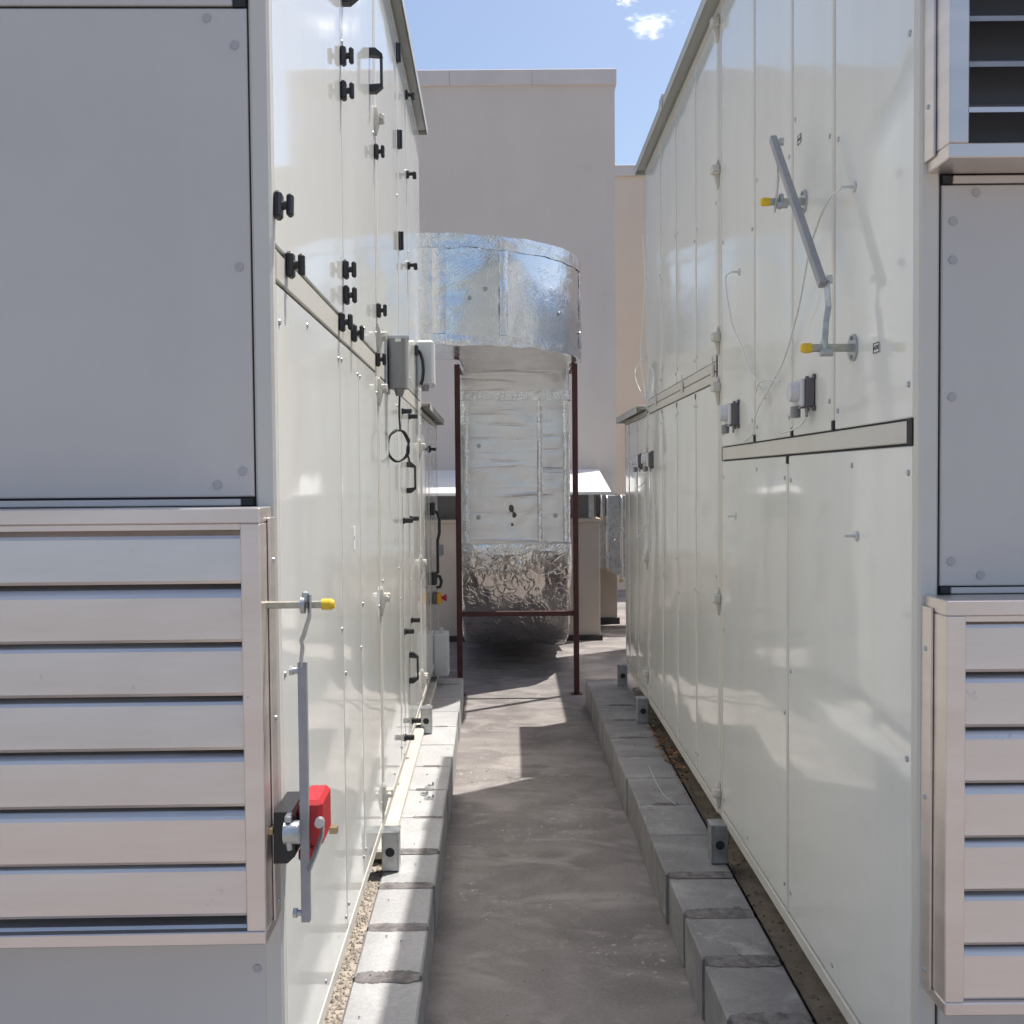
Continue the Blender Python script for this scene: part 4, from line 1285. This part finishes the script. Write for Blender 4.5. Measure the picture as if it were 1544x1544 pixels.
Z0, Z1 = 2.455, 3.125
cx, cyc, Rm, wd = -0.488, 7.36, 0.56, 0.88
zc, hh = (Z0 + Z1) / 2, Z1 - Z0
sec_e = rrect(wd, hh, 0.025, 22, 4)
fr = []
for k in range(12):
    fr.append(((-1.9 + (cx + 1.9) * k / 12, cyc - Rm, zc), (0, -1, 0), (0, 0, 1)))
for k in range(0, 37):
    t = R(90 * k / 36)
    rad = Vector((math.sin(t), -math.cos(t), 0))
    fr.append((Vector((cx, cyc, zc)) + rad * Rm, rad, (0, 0, 1)))
for k in range(1, 13):
    fr.append(((cx + Rm, cyc + 1.42 * k / 12, zc), (1, 0, 0), (0, 0, 1)))
sweep('elbow', fr, sec_e, 'foil', DU, 0.006, 5.0, 1.3, True, True)
# riser
RX0, RX1, RY0, RY1 = -0.405, 0.472, 8.0, 8.72
sec_r = rrect(RX1 - RX0, RY1 - RY0, 0.03, 24, 4)
fr = [(((RX0 + RX1) / 2, (RY0 + RY1) / 2, 2.46 - (2.46 - 1.03) * k / 220), (1, 0, 0), (0, 1, 0)) for k in range(221)]
rc = random.Random(9)
crs = [(1.08 + 1.36 * (k + rc.uniform(-.9, .9)) / 23, rc.choice((-1, 1, -1)) * rc.uniform(0.004, 0.010), rc.uniform(0.0045, 0.007), rc.uniform(0, 60)) for k in range(24)]
sweep('riser', fr, sec_r, 'foil_ribbed', DU, 0.006, 5.0, 4.1, creases=crs)
# lower elbow turning away into the wall
fr = []
Ro, th = 0.86, RY1 - RY0
mid = Ro - th / 2
for k in range(0, 31):
    t = R(90 * k / 30)
    rad = Vector((0, -math.cos(t), -math.sin(t)))
    fr.append((Vector(((RX0 + RX1) / 2, RY0 + Ro, 1.03)) + rad * mid, (1, 0, 0), -rad))
for k in range(1, 9):
    fr.append((((RX0 + RX1) / 2, RY0 + Ro + 1.1 * k / 8, 1.03 - mid), (1, 0, 0), (0, 0, 1)))
sec_l = rrect(RX1 - RX0 + 0.012, th + 0.012, 0.05, 30, 5)
sweep('lower_elbow', fr, sec_l, 'foil_crumpled', DU, 0.020, 4.6, 9.4, False, True, squash=(1, 1, 0.5))


def band(name, x0, x1, y0, y1, z, hgt, seed, amp=0.005):
    sec = rrect(x1 - x0, y1 - y0, 0.03, 30, 4)
    fr = [(((x0 + x1) / 2, (y0 + y1) / 2, z - hgt / 2 + hgt * k / 6), (1, 0, 0), (0, 1, 0)) for k in range(7)]
    return sweep(name, fr, sec, 'foil_tape', DU, amp, 9.0, seed)


band('tape', RX0 - 0.008, RX1 + 0.008, RY0 - 0.008, RY1 + 0.008, 2.26, 0.075, 2.0)
band('tape', RX0 - 0.010, RX1 + 0.010, RY0 - 0.010, RY1 + 0.010, 1.045, 0.085, 5.0, 0.008)


def strip(name, p0, p1, width, normal, seed, amp=0.004, material='foil_tape'):
    """tape strip lying on a face; p0..p1 world, normal outward"""
    p0, p1, nrm = Vector(p0), Vector(p1), Vector(normal)
    d = (p1 - p0); side = d.normalized().cross(nrm)
    N = max(6, int(d.length / 0.03)); m = MB(); vs = []
    for i in range(N + 1):
        for k in range(5):
            q = p0 + d * i / N + side * width * (k / 4 - 0.5)
            edge = 1 if k in (0, 4) else 0
            vs.append(q + nrm * ((0.0 if edge else 0.007) + noise.noise(q * 14 + Vector((seed, 0, 0))) * amp) - Vector((0, 8, 0)))
    m.add(vs, [(i * 5 + k, i * 5 + k + 1, (i + 1) * 5 + k + 1, (i + 1) * 5 + k) for i in range(N) for k in range(4)], True)
    return part(name, m, material, DU)


strip('tape', (0.235, RY0 - 0.003, 1.10), (0.235, RY0 - 0.003, 2.21), 0.045, (0, -1, 0), 3, 0.006)
strip('tape', (RX0 + 0.05, RY0 - 0.002, 1.1), (RX0 + 0.05, RY0 - 0.002, 2.21), 0.07, (0, -1, 0), 6, 0.005)
strip('tape', (RX1 - 0.03, RY0 - 0.003, 1.1), (RX1 - 0.03, RY0 - 0.003, 2.21), 0.05, (0, -1, 0), 8, 0.005)


# elbow tapes along its upper and lower outer edges and vertical seams
def arc_tape(zlo, zhi, seed, t0=-14, t1=96, amp=0.007, off=0.007):
    m = MB(); vs = []
    N, Kk = 60, 5
    for i in range(N + 1):
        t = R(t0 + (t1 - t0) * i / N)
        if t < 0:
            base_p = Vector((cx + t / R(90) * 1.55, cyc - 1.0, 0)); rad = Vector((0, -1, 0))
        else:
            rad = Vector((math.sin(t), -math.cos(t), 0)); base_p = Vector((cx, cyc, 0)) + rad * 1.0
        for k in range(Kk):
            z = zlo + (zhi - zlo) * k / (Kk - 1)
            q = base_p + Vector((0, 0, z))
            o = off + noise.noise(q * 16 + Vector((seed, 0, 0))) * amp + noise.noise(q * 40 + Vector((seed, 0, 0))) * amp * 0.4
            q2 = base_p + rad * o + Vector((0, 0, z + (noise.noise(q * 11 + Vector((0, seed, 0))) * 0.012 if k in (0, Kk - 1) else 0)))
            vs.append(q2 - Vector((0, 8, 0)))
    m.add(vs, [(i * Kk + k, i * Kk + k + 1, (i + 1) * Kk + k + 1, (i + 1) * Kk + k) for i in range(N) for k in range(Kk - 1)], True)
    return part('tape', m, 'foil_tape', DU)


arc_tape(Z1 - 0.075, Z1 + 0.012, 2.2)
arc_tape(Z0 - 0.012, Z0 + 0.055, 7.2)
for t in (3, 27, 80):
    rad = Vector((math.sin(R(t)), -math.cos(R(t)), 0))
    p = Vector((cx, cyc, 0)) + rad * 1.003
    strip('tape', p + Vector((0, 0, Z0 + 0.06)), p + Vector((0, 0, Z1 - 0.08)), 0.085 if t == 3 else 0.06, rad, t, 0.008)
# insulation pins and tears
for (x, z, rr_) in ((-0.245, 1.865, 0.016), (-0.255, 1.30, 0.018), (0.355, 1.31, 0.018)):
    part('insulation_pin', MB().cyl((x, -0.006, z), (x, -0.013, z), rr_, rr_ * 0.8, 12), 'galvanised', DU)
for t, z in ((20, 2.80), (14, 2.74), (55, 2.70), (78, 2.62)):
    rad = Vector((math.sin(R(t)), -math.cos(R(t)), 0)); p = Vector((cx, cyc - 8.0, z)) + rad * 1.004
    part('insulation_pin', MB().cyl(p, p + rad * 0.008, 0.014, 0.011, 12), 'galvanised', DU)
rt = random.Random(4)
for (x, z, w_, h_) in ((0.01, 1.365, 0.026, 0.042), (0.03, 1.315, 0.018, 0.030), (0.012, 1.24, 0.012, 0.016)):
    pl = [(x + w_ * math.cos(a) * rt.uniform(.5, 1.1), z + h_ * math.sin(a) * rt.uniform(.6, 1.1)) for a in [i * 0.785 for i in range(8)]]
    part('tear', MB().prism(pl, 'y', -0.0085, -0.002), 'dark_grey_plastic', DU)

# second duct leaving the far end of the right unit, seen only by its shadow on the floor
D2 = thing('insulated_duct', 'foil-wrapped straight duct leaving the far end of the right unit', 'duct', (1.85, 5.845, 2.65))
sec2 = rrect(0.92, 0.86, 0.03, 6, 3)
sweep('straight_run', [((1.85, 5.845 + 3.85 * k / 10, 2.65), (1, 0, 0), (0, 0, 1)) for k in range(11)], sec2, 'foil', D2, 0.004, 4, 2.2, True, True, base=Vector((1.85, 5.845, 2.65)))
sweep('drop', [((1.85, 9.265, 2.215 - 2.205 * k / 6), (1, 0, 0), (0, 1, 0)) for k in range(7)], rrect(0.90, 0.85, 0.03, 6, 3), 'foil', D2, 0.004, 4, 5.2, False, True, base=Vector((1.85, 5.845, 2.65)))

# ------------------------------------------------------------------ frame carrying the duct
SF = thing('duct_support_frame', 'dark red painted steel frame standing in front of the foil duct', 'frame', (0.05, 7.48, 0))
for x in (-0.435, 0.430):
    part('post', MB().box(x - 0.02, x + 0.02, -0.02, 0.02, 0.004, 2.447, 0.003), 'oxide_paint', SF)
    part('base_plate', MB().box(x - 0.04, x + 0.04, -0.04, 0.04, 0.0, 0.0038), 'oxide_paint', SF)
part('cross_bar', MB().box(-0.4145, 0.4095, -0.018, 0.018, 0.585, 0.622, 0.003), 'oxide_paint', SF)
for x in (-0.435, 0.430):
    part('side_bar', MB().box(x - 0.016, x + 0.016, 0.0205, 0.44, 2.415, 2.443, 0.003), 'oxide_paint', SF)

# ------------------------------------------------------------------ building behind
BL = thing('building', 'beige rendered building wall with pale parapet behind the foil duct', 'building', (0, 11.1, 0))
part('wall', MB().box(-9.0, 1.165, 0.0, 1.2, 0, 5.86), 'stucco', BL)
cop = None
xe = -9.05
for x in (-6.2, -3.4, -0.62, 0.27, 1.185):
    part('parapet_coping', MB().box(xe + 0.0006, x - 0.0006, -0.035, 1.25, 5.855, 6.02, 0.006), 'coping', BL)
    xe = x
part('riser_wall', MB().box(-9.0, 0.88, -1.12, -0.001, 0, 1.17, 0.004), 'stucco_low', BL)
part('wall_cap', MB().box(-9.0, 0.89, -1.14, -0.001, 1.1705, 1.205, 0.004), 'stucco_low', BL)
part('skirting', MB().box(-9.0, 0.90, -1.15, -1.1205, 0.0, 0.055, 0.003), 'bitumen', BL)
part('skirting', MB().box(0.902, 1.19, -0.03, -0.001, 0.0, 0.07, 0.003), 'bitumen', BL)
hd = MB()
sl = []
xs_h = [-9.0, -6.6, -4.2, -1.8, 0.40, 0.97]
for a, b in zip(xs_h[:-1], xs_h[1:]):
    poly = [(-1.40, 1.472), (-1.40, 1.446), (-1.385, 1.446), (-1.385, 1.462), (-0.002, 1.690), (-0.002, 1.705)]
    part('hood_sheet', MB().prism(poly, 'x', a + 0.003, b - 0.003), 'hood_paint', BL)
part('vent_back', MB().box(-9.0, 0.86, -0.9, -0.88, 1.206, 1.50), 'vent_grey', BL)
for i in range(10):
    x = 0.80 - 0.42 * i
    part('vent_post', MB().box(x - 0.025, x + 0.025, -1.06, -1.02, 1.206, 1.505, 0.003), 'galvanised', BL)

BF = thing('building', 'taller looking warm beige wall set back further right behind the unit', 'building', (0, 14.5, 0))
part('wall', MB().box(1.171, 14.0, 0.0, 0.6, 0, 5.88), 'stucco_far', BF)
part('parapet_coping', MB().box(1.171, 14.0, -0.04, 0.65, 5.88, 6.03, 0.006), 'coping', BF)

# pipes beside the riser wall
for (x, y, zt, zb, lab) in ((0.915, 10.25, 1.43, 1.215, 'short steel pipe stub under the hood corner'),
                            (0.985, 10.35, 1.42, 0.69, 'left tall steel pipe with elbow beside the riser wall'),
                            (1.128, 10.30, 1.42, 0.575, 'right tall steel pipe with elbow beside the riser wall')):
    T = thing('steel_pipe', lab, 'pipe', (x, y, zb))
    part('pipe', MB().tube(bez([(0, 0.62, zt - zb), (0, 0.12, zt - zb), (0, 0.03, zt - zb - 0.02), (0, 0, zt - zb - 0.10), (0, 0, 0.0)], 6), 0.017, 12), 'steel_pipe', T)
    part('valve', MB().cyl((0, 0, -0.035), (0, 0, 0.0), 0.024, 0.022, 12).cyl((0, 0, 0.0), (0, 0.1, -0.02), 0.012, None, 10), 'brass_bar', T)
    if zt - zb > 0.4:
        for z in ((zt - zb) * 0.6, (zt - zb) * 0.15):
            part('pipe_clamp', MB().cyl((0, 0, z - 0.014), (0, 0, z + 0.014), 0.025, None, 12).cyl((0, 0, z), (0, 0.2, z), 0.006, None, 8), 'galvanised', T)
T = thing('duct_box', 'grey sheet metal ducting running behind the two tall pipes', 'duct', (1.30, 10.9, 0.62))
part('casing', MB().prism([(-0.38, 0.05), (0.9, -0.42), (0.9, 0.80), (-0.38, 0.80)], 'y', -0.42, 0.19), 'galvanised', T)
part('handle', MB().tube(bez([(-0.27, -0.425, 0.22), (-0.265, -0.47, 0.30), (-0.235, -0.48, 0.345), (-0.19, -0.425, 0.35)], 5), 0.008, 6), 'steel_pipe', T)

# ------------------------------------------------------------------ hanging cable coil
pts = [(-0.433, 4.00, 1.932), (-0.436, 4.00, 1.86), (-0.434, 4.01, 1.80)]
for i in range(0, 34):
    t = 2 * math.pi * i / 15
    rr_ = 0.062 + 0.003 * math.sin(i * 1.7)
    pts.append((-0.448 + 0.040 * math.sin(t) + 0.004 * math.sin(i), 4.06 + 0.03 * math.sin(t), 1.738 + rr_ * math.cos(t)))
pts += [(-0.415, 4.08, 1.72), (-0.405, 4.12, 1.66)]
cc = part('cable_coil', MB().tube(bez(pts, 3), 0.0042, 6), 'black_plastic', None)
tag(cc, 'black cable hanging in a small coil below the grey sensor housing', 'cable')

# ------------------------------------------------------------------ small loose things
for i, (x, y, a, lab) in enumerate(((-0.385, 4.62, 0.5, 'small bent steel clip lying on the sunlit kerb, farther one'),
                                    (-0.398, 4.50, -0.7, 'small bent steel clip lying on the sunlit kerb, nearest the unit'),
                                    (-0.372, 4.44, 0.2, 'small bent steel clip lying on the sunlit kerb, nearest the alley'))):
    o = part('steel_clip', MB().box(-0.022, 0.022, -0.004, 0.004, 0, 0.004, 0.001).box(0.014, 0.022, -0.004, 0.004, 0.0045, 0.018, 0.001).box(-0.006, 0.006, -0.006, 0.006, 0.0042, 0.010, 0.001), 'galvanised', None, (x, y, 0.190), a)
    tag(o, lab, 'clip', 'steel clips on the kerb')
ll = MB()
rl = random.Random(31)
for i in range(150):
    y = rl.gauss(5.15, 0.28); x = 0.785 + rl.uniform(-0.03, 0.07); z = 0.19 + rl.uniform(0, 0.022)
    s = rl.uniform(0.006, 0.02); t = rl.uniform(0, 6.28); e = rl.uniform(-0.01, 0.012)
    c_, s_ = math.cos(t) * s, math.sin(t) * s
    ll.add([(x - c_, y - s_, z), (x - s_ * 0.45, y + c_ * 0.45, z + e), (x + c_, y + s_, z + e * 0.4), (x + s_ * 0.45, y - c_ * 0.45, z - e * 0.3)], [(0, 1, 2, 3)])
lo = part('leaf_litter', ll, 'leaf_a')
tag(lo, 'brown dry leaf litter caught behind the middle right bracket', 'leaves', kind='stuff')
st = part('straw', MB().tube(bez([(0.665, 4.90, 0.194), (0.660, 4.62, 0.197), (0.672, 4.42, 0.194), (0.70, 4.30, 0.199)], 6), 0.0016, 5), 'tube_white')
tag(st, 'thin pale strand of wire lying on the shaded right kerb', 'wire')

db = MB(); rdb = random.Random(77)
for i in range(110):
    if i < 70: x, y, z = rdb.uniform(-0.22, 0.5), rdb.uniform(2.4, 6.8), 0.0
    elif i < 90: x, y, z = rdb.uniform(-0.43, -0.30), rdb.uniform(2.6, 5.5), 0.188
    else: x, y, z = rdb.uniform(0.58, 0.76), rdb.uniform(2.5, 5.5), 0.188
    q = rdb.uniform(0.0018, 0.0055)
    P_ = [(x + q * a_ * rdb.uniform(.6, 1.2), y + q * b_ * rdb.uniform(.6, 1.2), z + q * (0.5 + 0.5 * c_)) for a_, b_, c_ in ((1, 0, 0), (0, 1, 0), (-1, 0, 0), (0, -1, 0), (0, 0, 1), (0, 0, -1))]
    db.add(P_, [(0, 1, 4), (1, 2, 4), (2, 3, 4), (3, 0, 4), (1, 0, 5), (2, 1, 5), (3, 2, 5), (0, 3, 5)])
dbo = part('grit', db, 'dark_grey_plastic')
tag(dbo, 'scattered dark grit and crumbs on the walkway floor and kerbs', 'grit', kind='stuff')
